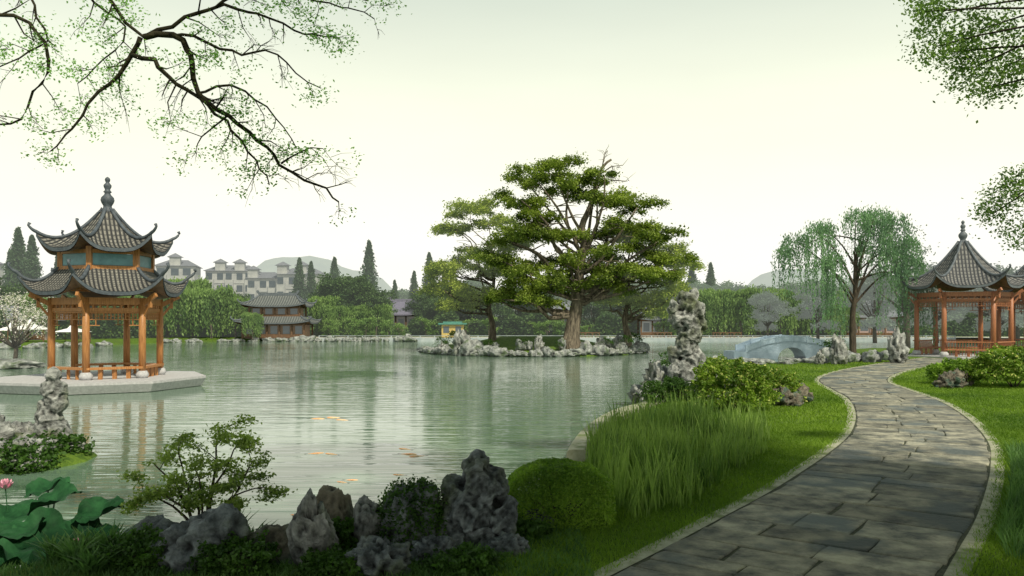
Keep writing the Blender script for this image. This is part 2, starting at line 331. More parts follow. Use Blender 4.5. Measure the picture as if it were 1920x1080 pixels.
# ------------------------------------------------------------------ path
def ribbon(c, o1, o2, z):
    T = np.gradient(c,axis=0); T /= np.linalg.norm(T,axis=1)[:,None]; Nn = np.column_stack([T[:,1],-T[:,0]])
    a = c+Nn*o1; b2 = c+Nn*o2
    V = [(p[0],p[1],z) for p in a]+[(p[0],p[1],z) for p in b2]; n = len(c)
    return V, [(i,i+1,n+i+1,n+i) for i in range(n-1)]
m_mortar = surf('path_mortar', (.025,.03,.018), (.08,.09,.05), 12, .95, .5)
bb = B(); v,f = ribbon(pathc,-1.38,1.38,.506); bb.add(v,f)
p = obj('path', bb.mesh('path', m_mortar)); p['kind'] = 'structure'; p['label'] = 'winding flagstone garden path'
T = np.gradient(pathc,axis=0); SL = np.concatenate([[0],np.cumsum(np.linalg.norm(np.diff(pathc,axis=0),axis=1))])
def pt(s,o):
    x = np.interp(s,SL,pathc[:,0]); y = np.interp(s,SL,pathc[:,1]); tx = np.interp(s,SL,T[:,0]); ty = np.interp(s,SL,T[:,1]); l = math.hypot(tx,ty)
    return (x+ty/l*o, y-tx/l*o)
bb = B(); s = 0.2; HW = 1.25
while s < SL[-1]-1:
    ln = random.uniform(.45,.95); k = random.choice([2,2,3,3]); cuts = sorted([(-HW+2*HW*(i+random.uniform(-.28,.28))/k) for i in range(1,k)]); cuts = [-HW-random.uniform(0,.05)]+cuts+[HW+random.uniform(0,.05)]
    for i in range(len(cuts)-1):
        gp = .014; a0 = cuts[i]+gp; a1 = cuts[i+1]-gp
        sub = 1
        if a1-a0 < 1.0 and ln > .7 and random.random() < .5: sub = 2
        for q in range(sub):
            s0 = s+ln*q/sub+gp; s1 = s+ln*(q+1)/sub-gp
            zt = .525+random.uniform(-.006,.008)
            ring = []
            for (ss,oo) in [(s0,a0),(s0,(a0+a1)/2),(s0,a1),((s0+s1)/2,a1),(s1,a1),(s1,(a0+a1)/2),(s1,a0),((s0+s1)/2,a0)]:
                ring.append(pt(ss+random.uniform(-.024,.024),oo+random.uniform(-.024,.024)))
            cx = sum(r[0] for r in ring)/8; cy = sum(r[1] for r in ring)/8
            lo = [(r[0],r[1],.50) for r in ring]; mid = [(r[0],r[1],zt-.012) for r in ring]
            top = [(r[0]+(cx-r[0])*.035,r[1]+(cy-r[1])*.035,zt+random.uniform(-.002,.002)) for r in ring]
            Fs = [(j,(j+1)%8,8+(j+1)%8,8+j) for j in range(8)]+[(8+j,8+(j+1)%8,16+(j+1)%8,16+j) for j in range(8)]+[tuple(range(16,24))]
            bb.add(lo+mid+top,Fs)
    s += ln
m_flag = surf('worn_flagstone', (.085,.092,.088), (.37,.355,.275), 2.6, .8, .7, island=.26, c3=(.12,.14,.14), s3=1.1, bscale=14, bdist=.06, spec=.12)
fl = obj('paving', bb.mesh('paving', m_flag)); fl['kind'] = 'structure'; fl['label'] = 'irregular grey flagstones laid in courses'
for sgn in (-1,1):
    bb = B(); v,f = ribbon(pathc, sgn*1.30, sgn*1.50, .514)
    if sgn < 0: f = [q[::-1] for q in f]
    n = len(pathc); v2,_ = ribbon(pathc, sgn*1.51, sgn*1.52, .48)
    bb.add(v+v2[:n], f+[(n+i,n+i+1,2*n+i+1,2*n+i) for i in range(n-1)])
    k = obj('path_edging', bb.mesh('path_edging', M['kerb'])); tag(k,'pale stone edging running along the flagstone path','path edging', 'path edgings'); k['kind']='structure'

# ------------------------------------------------------------------ rocks
def rock_mesh(name, seed, sub, scale, mat, lump=.4, pits=.35, ridge=.15, freq=1.0, flats=0):
    bm = bmesh.new(); bmesh.ops.create_icosphere(bm, subdivisions=sub, radius=1)
    off = Vector((seed*7.3, seed*3.1, seed*5.7)); S = Vector(scale)
    rr = random.Random(seed); planes = []
    for i in range(flats):
        d = Vector((rr.gauss(0,1),rr.gauss(0,1),rr.gauss(0,.8))).normalized(); planes.append((d,rr.uniform(.62,.85)))
    for v in bm.verts:
        n = v.co.normalized(); q = Vector((n.x*S.x,n.y*S.y,n.z*S.z))/max(S)*1.6*freq+off
        wq = q+Vector((noise.noise(q*1.3),noise.noise(q*1.3+Vector((9,0,0))),noise.noise(q*1.3+Vector((0,9,0)))))*.35
        d = lump*noise.fractal(q,.9,2,4)+ridge*(1-abs(noise.noise(wq*2.0))*2.6)+ridge*.45*(1-abs(noise.noise(wq*4.6))*2.6)+ridge*.28*(1-abs(noise.noise(wq*10))*2.6)-ridge*.8
        if pits:
            vo = noise.voronoi(wq*1.9)[0]; d -= pits*max(0,1-vo[0]/.42)**.7
            vo2 = noise.voronoi(wq*4.1+off)[0]; d -= pits*.35*max(0,1-vo2[0]/.4)
        rad_ = 1+d
        for pd,ph in planes:
            c = n.dot(pd)
            if c > .05: rad_ = min(rad_, ph/c+.06*noise.fractal(q*4,.8,2,3))
        n2 = n*rad_
        if n2.z < -.55: n2.z = -.55+(n2.z+.55)*.1
        v.co = Vector((n2.x*S.x,n2.y*S.y,(n2.z+.55)*S.z))
    me = bpy.data.meshes.new(name); bm.to_mesh(me); bm.free(); me.materials.append(mat)
    me.polygons.foreach_set('use_smooth', [True]*len(me.polygons)); me.update(); return me
RV = [rock_mesh('shore_rock',i,3,(1,random.uniform(.7,1),random.uniform(.5,.9)),M['rock_far'],.45,.45,.2) for i in range(8)]
def rock(x,y,s,label,group=None,z=None,me=None,sc=(1,1,1),name='garden_rock',rot=None):
    me = me or random.choice(RV); zz = (max(gz(x,y),-.15)-.05) if z is None else z
    o = obj(name, me, loc=(x,y,zz), rot=(random.uniform(-.15,.15),random.uniform(-.15,.15),random.uniform(0,6.28) if rot is None else rot), scale=(s*sc[0],s*sc[1],s*sc[2]))
    return tag(o,label,'rock',group)
for i in range(66):
    a = math.pi+math.pi*(i+random.uniform(-.3,.3))/65; x = ISL[0]+ISL[2]*math.cos(a); y = ISL[1]+ISL[3]*math.sin(a)
    rock(x,y+random.uniform(-.3,.5),random.uniform(.25,.8),'pale limestone rock on the island waterline','rocks around the island',sc=(1.2,1,random.choice([.6,.9,1.4])))
for i in range(18):
    a = math.pi*1.1+math.pi*.8*random.random(); rock(ISL[0]+(ISL[2]-1.6)*math.cos(a),ISL[1]+(ISL[3]-1.6)*math.sin(a),random.uniform(.3,.6),'pale limestone rock set in the island grass','rocks around the island',sc=(1,1,random.choice([.8,1.6])))
for i in range(66):
    t = i/65; x = -86+t*64
    seg = shore[(shore[:,1]>72)&(shore[:,0]<-20)]; q = seg[np.argmin(abs(seg[:,0]-x))]
    rock(q[0]+random.uniform(-.5,.5),q[1]-.3+random.uniform(-.8,.5),random.uniform(.35,.95),'pale limestone rock along the far shore','rocks along the far shore',sc=(1.3,1,.85),z=-.15)
for i in range(18):
    rock(-34+i*1.2+random.uniform(-.5,.5),111.3+random.uniform(-.4,.4),random.uniform(.35,.9),'pale limestone rock along the far shore','rocks along the far shore',z=-.05)
for (x,y,s,h) in [(9.8,42.5,.8,.9),(11.2,44.2,.75,.8),(12.3,43.4,.5,.9),(13.4,45.6,.6,.55),(14.6,46.2,.7,.5),(15.6,45.4,.6,.5),(16.6,46.8,.5,.6),(17.5,46,.7,.6),(19.4,46.8,.7,.9),(20.2,48,.8,.8),(21.3,47.3,.7,.9),(23.2,49.3,.7,1),(24.2,50,.6,1.1),(8.6,39.5,.6,1),(7.7,36.5,.6,1.),(6.9,34.0,.5,1.1),(10.4,43.6,.5,1.6),(13.9,44.8,.4,.8),(18.6,47.2,.6,1.2),(12.6,44.6,.5,.8)]:
    rock(x,y,s,'weathered limestone rock at the lakeside headland','rocks on the headland',sc=(1.1,1,h))
STD = [rock_mesh('standing_stone',20+i,4,(.5,.45,1.1),M['rock'],.4,.5,.25,1.3) for i in range(3)]
for i,(x,y,s,l) in enumerate([(18.4,45,.95,'upright weathered stone beside the willow'),(22.4,46.5,1.15,'tall pointed grey stone near the pavilion'),(-4.2,67.4,1.35,'slender pale scholar stone on the island'),(2.2,66.2,.85,'small upright stone on the island edge'),(17.3,45,.5,'short upright rock by the headland')]):
    tag(obj('standing_stone', STD[i%3], loc=(x,y,max(.1,gz(x,y))-.1), rot=(0,0,i*1.3), scale=(s,s,s)), l, 'rock')

def remesh_stone(name, blobs, mat, label, loc, vox=.035, strength=.22, rot=0, cell=.26):
    """perforated scholar stone: lobes fused together with real gaps left between them"""
    bm = bmesh.new()
    for (x,y,z,rx,ry,rz) in blobs:
        mt = Matrix.Translation((x,y,z))@Matrix.Rotation(random.uniform(-.5,.5),4,'Y')@Matrix.Diagonal((rx,ry,rz,1))
        bmesh.ops.create_icosphere(bm, subdivisions=3, radius=1, matrix=mt)
    me = bpy.data.meshes.new(name); bm.to_mesh(me); bm.free(); me.materials.append(mat)
    o = obj(name, me, loc=loc, rot=(0,0,rot))
    r = o.modifiers.new('fuse','REMESH'); r.mode = 'VOXEL'; r.voxel_size = vox; r.use_smooth_shade = True
    t = bpy.data.textures.new(name+'_pits','VORONOI'); t.noise_scale = cell; t.noise_intensity = 1.0
    d = o.modifiers.new('pits','DISPLACE'); d.texture = t; d.strength = strength; d.mid_level = .45; d.texture_coords = 'LOCAL'
    t2 = bpy.data.textures.new(name+'_grain','CLOUDS'); t2.noise_scale = cell*.5; t2.noise_depth = 4
    d2 = o.modifiers.new('grain','DISPLACE'); d2.texture = t2; d2.strength = strength*.6; d2.mid_level = .5; d2.texture_coords = 'LOCAL'
    return tag(o,label,'rock')
random.seed(21)
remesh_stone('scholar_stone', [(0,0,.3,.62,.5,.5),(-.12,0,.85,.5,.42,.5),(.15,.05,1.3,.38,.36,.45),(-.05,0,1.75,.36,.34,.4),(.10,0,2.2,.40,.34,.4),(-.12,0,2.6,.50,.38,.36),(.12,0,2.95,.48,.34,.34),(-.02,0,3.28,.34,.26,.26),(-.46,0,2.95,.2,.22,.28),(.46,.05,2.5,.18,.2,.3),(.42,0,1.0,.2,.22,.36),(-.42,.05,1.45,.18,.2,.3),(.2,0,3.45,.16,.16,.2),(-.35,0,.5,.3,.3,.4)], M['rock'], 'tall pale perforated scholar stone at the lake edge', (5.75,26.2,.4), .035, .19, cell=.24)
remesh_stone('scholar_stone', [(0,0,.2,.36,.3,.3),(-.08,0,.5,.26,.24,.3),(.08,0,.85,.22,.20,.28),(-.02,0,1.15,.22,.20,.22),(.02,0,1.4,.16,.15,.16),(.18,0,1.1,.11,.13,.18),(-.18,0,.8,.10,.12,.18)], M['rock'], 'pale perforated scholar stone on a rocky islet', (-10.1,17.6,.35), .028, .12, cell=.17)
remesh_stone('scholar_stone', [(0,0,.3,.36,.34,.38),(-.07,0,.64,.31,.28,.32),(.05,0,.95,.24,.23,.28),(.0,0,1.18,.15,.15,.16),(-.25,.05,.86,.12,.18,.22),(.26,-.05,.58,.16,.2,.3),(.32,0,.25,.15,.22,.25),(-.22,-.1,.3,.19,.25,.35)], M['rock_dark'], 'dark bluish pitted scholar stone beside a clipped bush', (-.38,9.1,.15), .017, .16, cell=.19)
for (x,y,s,sc) in [(4.9,26.4,.62,(1.1,1,.9)),(5.3,25.4,.55,(1,1,.9)),(6.3,25.6,.5,(1,1,1)),(4.6,27.5,.6,(1,1,1.2)),(6.6,26.8,.6,(1,1,1.1)),(5.0,26.9,.7,(.8,.8,1.5)),(4.5,25.9,.45,(1,1,1)),(6.7,25.2,.4,(1,1,1))]:
    rock(x,y,s,'mossy grey rock at the foot of a scholar stone','rocks around the scholar stone',sc=sc,me=rock_mesh('garden_rock',int(x*10),4,(.9,.8,.75),M['rock'],.45,.4,.25))
for (x,y,s,sc) in [(8.0,23.4,.5,(1,1,1)),(8.5,24.4,.55,(1.2,1,1)),(7.6,24.3,.5,(1,1,1.3)),(16.2,29.5,.55,(1.1,1,1)),(17.0,30.6,.6,(1,1,1)),(20.4,29.4,.5,(1,1,1)),(9.2,30.5,.6,(1.4,1,.7)),(8,29,.6,(1.4,1,.7))]:
    rock(x,y,s,'brown lichened garden rock in the lawn','rocks in the lawn',sc=sc,me=rock_mesh('garden_rock',int(x*9),4,(.9,.8,.7),M['rock_brown'],.4,.25,.25))
islet = []
for i,(x,y,s,sc) in enumerate([(-11.3,17.1,.8,(1,1,.9)),(-10.1,16.4,.6,(1.1,1,.8)),(-11.6,16.1,.75,(1,1,.8)),(-9.7,17.2,.45,(1,1,.8)),(-10.7,17.7,.6,(1,1,1.0)),(-12.2,17.3,.8,(1,1,1.0)),(-10.8,15.6,.5,(1.3,1,.7)),(-9.7,16.1,.4,(1.3,1,.7))]):
    islet.append(rock(x,y,s,'pale pitted rock piled on a small islet','rocks on the islet',sc=sc,me=rock_mesh('garden_rock',50+i,4,(.95,.85,.8),M['rock'],.45,.5,.2),z=.0))
def fr(x,y,scale,mat,label,seed,lump=.3,pits=.12,ridge=.14,rot=0,tilt=(0,0),sink=.1,freq=1.0,flats=7):
    o = obj('boulder', rock_mesh('boulder',seed,5,scale,mat,lump,pits,ridge,freq,flats), loc=(x,y,max(0,gz(x,y))-sink), rot=(tilt[0],tilt[1],rot)); return tag(o,label,'rock')
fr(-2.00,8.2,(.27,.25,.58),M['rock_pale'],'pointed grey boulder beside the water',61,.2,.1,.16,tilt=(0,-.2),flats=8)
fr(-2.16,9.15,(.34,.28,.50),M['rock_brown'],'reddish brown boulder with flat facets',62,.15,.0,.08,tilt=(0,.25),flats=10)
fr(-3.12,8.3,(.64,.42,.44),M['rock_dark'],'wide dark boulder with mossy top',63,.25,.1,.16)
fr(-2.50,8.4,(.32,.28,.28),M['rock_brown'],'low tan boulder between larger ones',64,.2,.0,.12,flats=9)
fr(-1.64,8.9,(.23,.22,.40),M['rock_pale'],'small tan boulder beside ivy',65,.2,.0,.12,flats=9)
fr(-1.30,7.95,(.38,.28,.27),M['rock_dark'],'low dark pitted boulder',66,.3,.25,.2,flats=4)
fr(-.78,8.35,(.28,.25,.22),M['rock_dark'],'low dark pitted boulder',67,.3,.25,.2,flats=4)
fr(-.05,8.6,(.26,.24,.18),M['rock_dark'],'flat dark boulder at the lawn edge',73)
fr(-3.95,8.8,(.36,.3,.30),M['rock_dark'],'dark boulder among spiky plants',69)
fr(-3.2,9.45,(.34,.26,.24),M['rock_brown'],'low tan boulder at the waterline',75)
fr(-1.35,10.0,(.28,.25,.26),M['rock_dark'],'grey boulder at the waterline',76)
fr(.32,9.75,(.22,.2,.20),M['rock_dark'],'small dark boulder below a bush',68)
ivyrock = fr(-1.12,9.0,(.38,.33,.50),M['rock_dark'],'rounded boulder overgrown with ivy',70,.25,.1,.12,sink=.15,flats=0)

def cover(o, n, size, name, label, mat, zmin=-9, zmax=9, thick=.04):
    mw = Matrix.LocRotScale(o.location,o.rotation_euler.to_quaternion(),o.scale)
    P = np.array([tuple(mw@v.co) for v in o.data.vertices]); P = P[(P[:,2]>zmin)&(P[:,2]<zmax)]
    C = P[RG.integers(0,len(P),n)]+RG.normal(size=(n,3))*thick
    c0 = np.array(o.location); ob = obj(name, quads(name, leaf_quads(C-c0,size,.8,.3), mat), loc=tuple(c0))
    return tag(ob,label,'plant')
cover(ivyrock,11000,.040,'ivy','dense dark ivy draped over a boulder',M['ivy'],.12,thick=.035)
for o in (islet[1],islet[6],islet[2],islet[7],islet[3]):
    cover(o,3000,.09,'ivy','dark green creeper hanging over islet rocks',M['ivy'],-.05,.45,thick=.09)['group']='creepers on the islet'

rim = smooth_curve([(1.25,15.4,.1),(1.4,16.4,.1),(1.75,18.2,.1),(2.4,20.6,.1),(3.1,22.5,.1),(4.1,24.2,.1),(4.9,24.9,.1)],.3)
bb = B()
n=len(rim); V=[]
for i,p in enumerate(rim):
    d=(rim[min(i+1,n-1)]-rim[max(i-1,0)]).normalized(); o=Vector((-d.y,d.x,0))
    for (a,z) in [(.2,-.5),(.2,.44),(.15,.50),(-.14,.51),(-.2,.46),(-.2,-.5)]: V.append(p+o*a+Vector((0,0,z-p.z)))
bb.add(V,[(i*6+k,(i+1)*6+k,(i+1)*6+(k+1)%6,i*6+(k+1)%6) for i in range(n-1) for k in range(6)]+[(0,1,2,3,4,5),tuple((n-1)*6+k for k in (5,4,3,2,1,0))])
tag(obj('stone_kerb', bb.mesh('stone_kerb',M['kerb'])),'pale curved stone rim holding the lake bank','kerb')

# ------------------------------------------------------------------ roofs / pavilions
def roof(b, E, Tp, zE, zT, lift, ext, nu, nv, pitch=.2, amp=.0, power=1.7, dz=0, uvs=None, course=.3):
    n = len(E)
    for k in range(n):
        e0 = Vector(E[k]); e1 = Vector(E[(k+1)%n]); t0 = Vector(Tp[k]); t1 = Vector(Tp[(k+1)%n]); V = []; uv = []
        ed = (e1-e0).normalized(); mid = (e0+e1)/2
        for j in range(nv+1):
            v = j/nv
            for i in range(nu+1):
                u = i/nu; t = abs(2*u-1)
                p = t0.lerp(t1,u).lerp(e0.lerp(e1,u),v); p = p*(1+ext*t**4*v**2)
                w = (p-mid).dot(ed)
                z = zE+(zT-zE)*(1-v)**power+lift*t**3.2*v**3+amp*(abs(math.cos(math.pi*w/pitch))-.5)+dz
                V.append((p.x,p.y,z)); uv.append((w/pitch+.5+100, (1-v)*(mid.length)*1.25/course))
        F = [(j*(nu+1)+i,(j+1)*(nu+1)+i,(j+1)*(nu+1)+i+1,j*(nu+1)+i+1) for j in range(nv) for i in range(nu)]
        b.add(V,F)
        if uvs is not None: uvs += uv
def eave(b, E, zE, lift, ext, nu, h0, h1, inset=0):
    n = len(E)
    for k in range(n):
        e0 = Vector(E[k]); e1 = Vector(E[(k+1)%n]); V = []
        for i in range(nu+1):
            u = i/nu; t = abs(2*u-1); p = e0.lerp(e1,u)*(1+ext*t**4)*(1-inset); z = zE+lift*t**3.2
            V += [(p.x,p.y,z+h0),(p.x,p.y,z+h1)]
        b.add(V,[(i*2,i*2+1,i*2+3,i*2+2) for i in range(nu)])
def hip(E, Tp, k, zE, zT, lift, ext, r, power, curl, nv=14):
    b = B(); e = Vector(E[k]); t = Vector(Tp[k]); pts = []; rs = []
    for j in range(nv+1):
        v = j/nv; p = t.lerp(e,v)*(1+ext*v**2); pts.append((p.x,p.y,zE+(zT-zE)*(1-v)**power+lift*v**3+r*.6)); rs.append(r)
    d = e.normalized(); q = Vector(pts[-1])
    for a in range(1,6):
        s = a/5; pts.append(tuple(q+d*curl*(s*.85)+Vector((0,0,curl*(.30*s+.45*s*s))))); rs.append(r*(1-.35*s))
    q = Vector(pts[-1]); pts.append(tuple(q+Vector((0,0,r*1.4))-d*r*.7)); rs.append(r*.9)
    b.tube(pts,rs,6); return b
def roof_parts(parent, E, Tp, zE, zT, lift, ext, name, tile, ridge, wood, pitch=.2, amp=.035, power=1.7, curl=.6, r=.08, nu=90, nv=18):
    b = B(); uvs = []; roof(b,E,Tp,zE,zT,lift,ext,nu,nv,pitch,amp,power,0,uvs); b.uv = uvs
    ro = obj(name, b.mesh(name,tile,True), parent)
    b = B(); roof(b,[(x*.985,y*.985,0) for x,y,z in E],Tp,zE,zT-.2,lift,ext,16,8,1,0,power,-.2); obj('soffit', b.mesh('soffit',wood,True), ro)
    b = B(); eave(b,E,zE,lift,ext,24,-.17,-.01,.004); obj('fascia', b.mesh('fascia',ridge), ro)
    for k in range(len(E)): obj('ridge', hip(E,Tp,k,zE,zT,lift,ext,r,power,curl).mesh('ridge',ridge,True), ro)
    return ro
def hexa(R, rot=0): return [(R*math.cos(rad(-90+60*k)+rot),R*math.sin(rad(-90+60*k)+rot),0) for k in range(6)]
def fret(b, p, q, ztop, h, t=.035, n=7):
    p = Vector((p[0],p[1],0)); q = Vector((q[0],q[1],0)); d = q-p
    def at(u,z): v = p+d*u; return (v.x,v.y,z)
    b.beam(at(.04,ztop),at(.96,ztop),t,t*1.3); b.beam(at(.04,ztop-h*.55),at(.96,ztop-h*.55),t,t)
    for i in range(n+1):
        u = .04+.92*i/n; e = abs(2*u-1); hh2 = h*(.55+.45*(e>.55))
        b.beam(at(u,ztop),at(u,ztop-hh2),t,t)
        if i < n: b.beam(at(u,ztop-h*.28),at(u+.46/n,ztop-h*.28),t*.8,t*.8); b.beam(at(u+.46/n,ztop),at(u+.46/n,ztop-h*.55),t*.8,t*.8)
    for a,c in ((.04,.24),(.76,.96)): b.beam(at(a,ztop-h),at(c,ztop-h),t,t)
def pavilion(label, loc, rot, R, colr, h_col, wood, tile, ridge, two, Re, zE, zT, slatted):
    th = thing('garden_pavilion', label, 'pavilion', loc, rot); H = hexa(R)
    b = B(); b.lathe([(colr,0),(colr,h_col*.5),(colr*.95,h_col)],14); mc = b.mesh('column',wood,True)
    b = B(); b.lathe([(colr*1.3,0),(colr*1.75,.08),(colr*1.8,.18),(colr*1.35,.30),(colr*1.2,.32)],14); ms = b.mesh('column_base',M['stone_pale'],True)
    b = B(); b.beam((H[0][0],H[0][1],h_col-.15),(H[1][0],H[1][1],h_col-.15),.16,.30); b.beam((H[0][0],H[0][1],h_col-.52),(H[1][0],H[1][1],h_col-.52),.11,.16)
    for i in range(1,8):
        u = i/8; x = H[0][0]+(H[1][0]-H[0][0])*u; y = H[0][1]+(H[1][1]-H[0][1])*u; b.box((x,y,h_col-.37),(.07,.07,.14))
    mb = b.mesh('beam',wood)
    b = B(); fret(b,H[0],H[1],h_col-.64,.55); mf = b.mesh('fretwork',wood)
    b = B(); p0 = Vector(H[0]); p1 = Vector(H[1])
    b.beam(p0+Vector((0,0,.47)),p1+Vector((0,0,.47)),.36,.10)
    for u in (.25,.5,.75): q = p0.lerp(p1,u); b.beam(q+Vector((0,0,0)),q+Vector((0,0,.44)),.16,.12)
    if slatted:
        out = (p0+p1).normalized()*.28
        b.beam(p0+out*.8+Vector((0,0,.98)),p1+out*.8+Vector((0,0,.98)),.08,.08)
        for i in range(1,16):
            q = p0.lerp(p1,i/16); b.beam(q+out*.35+Vector((0,0,.5)),q+out*.8+Vector((0,0,.96)),.04,.05)
            b.beam(q+Vector((0,0,.08)),q+Vector((0,0,.44)),.03,.05)
    mn = b.mesh('bench',wood)
    b = B()
    c = Vector(H[0]); d = c.normalized(); b.beam(c+Vector((0,0,h_col-.3)),c+d*(Re-R)*.75+Vector((0,0,h_col+.15)),.12,.2); b.beam(c+Vector((0,0,h_col-.9)),c+d*.5+Vector((0,0,h_col-.25)),.08,.1)
    b.beam(c+d*.5+Vector((0,0,h_col-.42)),c+d*.5+Vector((0,0,h_col-.02)),.12,.12)
    mk = b.mesh('bracket',wood)
    for k in range(6):
        a = rad(60*k)
        obj('column',mc,th,(H[k][0],H[k][1],.0)); obj('column_base',ms,th,(H[k][0],H[k][1],0))
        obj('beam',mb,th,rot=(0,0,a)); obj('fretwork',mf,th,rot=(0,0,a)); obj('bracket',mk,th,rot=(0,0,a))
        if k != 4: obj('bench',mn,th,rot=(0,0,a))
    if two:
        Rt = R*.86
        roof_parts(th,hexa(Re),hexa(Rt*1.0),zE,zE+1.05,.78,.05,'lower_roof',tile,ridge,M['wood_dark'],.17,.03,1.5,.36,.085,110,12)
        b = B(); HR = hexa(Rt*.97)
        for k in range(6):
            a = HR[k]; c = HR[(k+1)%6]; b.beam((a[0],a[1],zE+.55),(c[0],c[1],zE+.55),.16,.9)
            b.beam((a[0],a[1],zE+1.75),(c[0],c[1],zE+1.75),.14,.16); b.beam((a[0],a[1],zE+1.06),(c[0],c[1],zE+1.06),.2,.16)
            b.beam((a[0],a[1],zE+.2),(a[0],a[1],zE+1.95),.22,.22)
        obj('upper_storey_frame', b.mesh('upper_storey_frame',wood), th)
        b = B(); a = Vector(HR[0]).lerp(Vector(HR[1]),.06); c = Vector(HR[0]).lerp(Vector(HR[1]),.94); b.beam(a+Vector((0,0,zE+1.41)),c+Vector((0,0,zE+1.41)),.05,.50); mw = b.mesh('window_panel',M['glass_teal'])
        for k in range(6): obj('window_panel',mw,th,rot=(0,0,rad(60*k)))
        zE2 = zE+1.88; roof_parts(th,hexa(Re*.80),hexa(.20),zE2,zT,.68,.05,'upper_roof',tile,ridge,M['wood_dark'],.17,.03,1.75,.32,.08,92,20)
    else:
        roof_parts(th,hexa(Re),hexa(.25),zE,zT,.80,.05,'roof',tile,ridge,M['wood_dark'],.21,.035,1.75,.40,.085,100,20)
    b = B(); b.lathe([(.34,-.25),(.36,.0),(.26,.08),(.24,.22),(.34,.36),(.40,.5),(.36,.64),(.20,.78),(.16,.86),(.25,.92),(.17,.99),(.15,1.05),(.22,1.16),(.23,1.26),(.13,1.36),(.10,1.40),(.14,1.46),(.16,1.54),(.12,1.62),(.02,1.68)],16,(0,0,0)); obj('finial', b.mesh('finial',ridge,True), th, loc=(0,0,zT-.03), scale=(.72,.72,.9))
    return th
lp = (-18.2,36.0)
sl = thing('stone_platform','pale octagonal stone slab standing in the lake','platform',(lp[0]-.25,lp[1],0),.12)
b = B(); b.lathe([(4.3,.02),(4.5,.36),(4.5,.46)],8); obj('slab', b.mesh('slab',M['stone_pale']), sl)
b = B(); b.lathe([(4.05,-1.2),(4.2,.015)],8); obj('footing', b.mesh('footing',M['stone_side']), sl)
pavilion('two tiered orange timber hexagonal pavilion on a lake platform', (lp[0],lp[1],.46), rad(5), 2.2, .15, 3.5, M['wood'], M['tile'], M['ridge'], True, 3.32, 3.75, 7.5, False)
b = B(); b.lathe([(3.8,0),(3.8,.1)],6)
pl = obj('stone_platform', b.mesh('stone_platform',M['stone_pale']), loc=(31,55,.47)); tag(pl,'low pale paved base under a red pavilion','platform')
pavilion('single roofed red timber hexagonal pavilion with slatted benches', (31,55,.57), rad(8), 2.85, .16, 4.3, M['wood_red'], M['tile_r'], M['ridge_r'], False, 3.8, 4.7, 7.8, True)
pl = obj('stone_platform', pl.data, loc=(38.0,56.9,.465)); tag(pl,'low pale paved base under a red pavilion','platform')
pavilion('smaller adjoining red timber pavilion with grey tiled roof', (37.8,57.2,.57), rad(8), 2.6, .16, 4.2, M['wood_red'], M['tile_r'], M['ridge_r'], False, 3.7, 4.5, 7.2, True)

def rect(L,W): return [(-L/2,-W/2,0),(L/2,-W/2,0),(L/2,W/2,0),(-L/2,W/2,0)]
def hall(name,label,cat,loc,L,W,h1,two,tile,ridge,wall,rot=0,rh=1.6,ov=.9):
    th = thing(name,label,cat,loc,rot)
    def storey(z,L,W,h,nm):
        b = B(); nb = max(3,int(L/1.7))
        for i in range(nb+1):
            for sgn in (-1,1): b.box((-L/2+L*i/nb,sgn*W/2,z+h/2),(.2,.2,h))
        b.box((0,-W/2,z+h-.15),(L,.14,.3)); b.box((0,W/2,z+h-.15),(L,.14,.3)); b.box((0,-W/2,z+.35),(L-.1,.08,.5))
        for sgn in (-1,1): b.box((sgn*L/2,0,z+h-.15),(.14,W,.26))
        obj('timber_frame', b.mesh('timber_frame',M['wood_dark']), th)
        b = B(); b.box((0,0,z+h/2),(L-.5,W-.7,h-.02)); obj(nm, b.mesh(nm,wall), th)
        b = B(); b.box((0,0,0),(L/nb*.55,.08,h*.5)); mw = b.mesh('window',M['glass_far'])
        for i in range(nb): obj('window',mw,th,(-L/2+L*(i+.5)/nb,-W/2+.3,z+h*.55))
    storey(0,L,W,h1,'wall'); z = h1
    if two:
        roof_parts(th,rect(L+2*ov,W+2*ov),rect(L*.86,W*.8),z,z+.9,.4,.02,'lower_roof',tile,ridge,M['wood_dark'],.35,.03,1.3,.35,.12,60,8)
        storey(z+.6,L*.82,W*.75,h1*.8,'upper_wall'); z = z+.6+h1*.8; L *= .82; W *= .75
    r = roof_parts(th,rect(L+2*ov,W+2*ov),[(-L*.36,0,0),(L*.36,0,0),(L*.36,.01,0),(-L*.36,.01,0)],z,z+rh,.45,.02,'roof',tile,ridge,M['wood_dark'],.35,.03,1.4,.4,.12,60,10)
    b = B(); b.beam((-L*.38,0,z+rh+.1),(L*.38,0,z+rh+.1),.25,.4)
    for s in (-1,1): b.beam((s*L*.37,0,z+rh+.1),(s*L*.42,0,z+rh+.6),.22,.3)
    obj('ridge', b.mesh('ridge',ridge), r)
    return th
hall('lakeside_hall','two storey timber hall with grey tiled roofs on the shore','hall',(-33.2,113.5,.4),8.6,4.5,2.2,True,M['tile_far'],M['ridge_r'],surf('hall_wall',(.26,.14,.07),(.36,.21,.11),2,.8,.1,haze=.03))
hall('gate_house','pale lakeside gatehouse with dark tiled roof','building',(21.8,121,.5),5,3,2.6,False,M['tile_far'],M['ridge_r'],M['plaster'],rh=1.5)
hall('country_house','house with slate purple roof among trees','house',(-18.2,133,.5),5.0,4,3.4,False,M['roof_purple'],M['roof_purple'],M['plaster_pink'],rh=2.3)
hall('country_house','small rosy walled house behind the old tree','house',(7.5,133,.5),5.0,4,3.4,False,M['roof_far'],M['roof_far'],M['plaster_pink'],rh=1.8)
hall('country_house','small house with rosy walls near the shore','house',(-62,101,.5),8,4,2.6,False,M['roof_far'],M['roof_far'],M['plaster_pink'],rh=1.4)
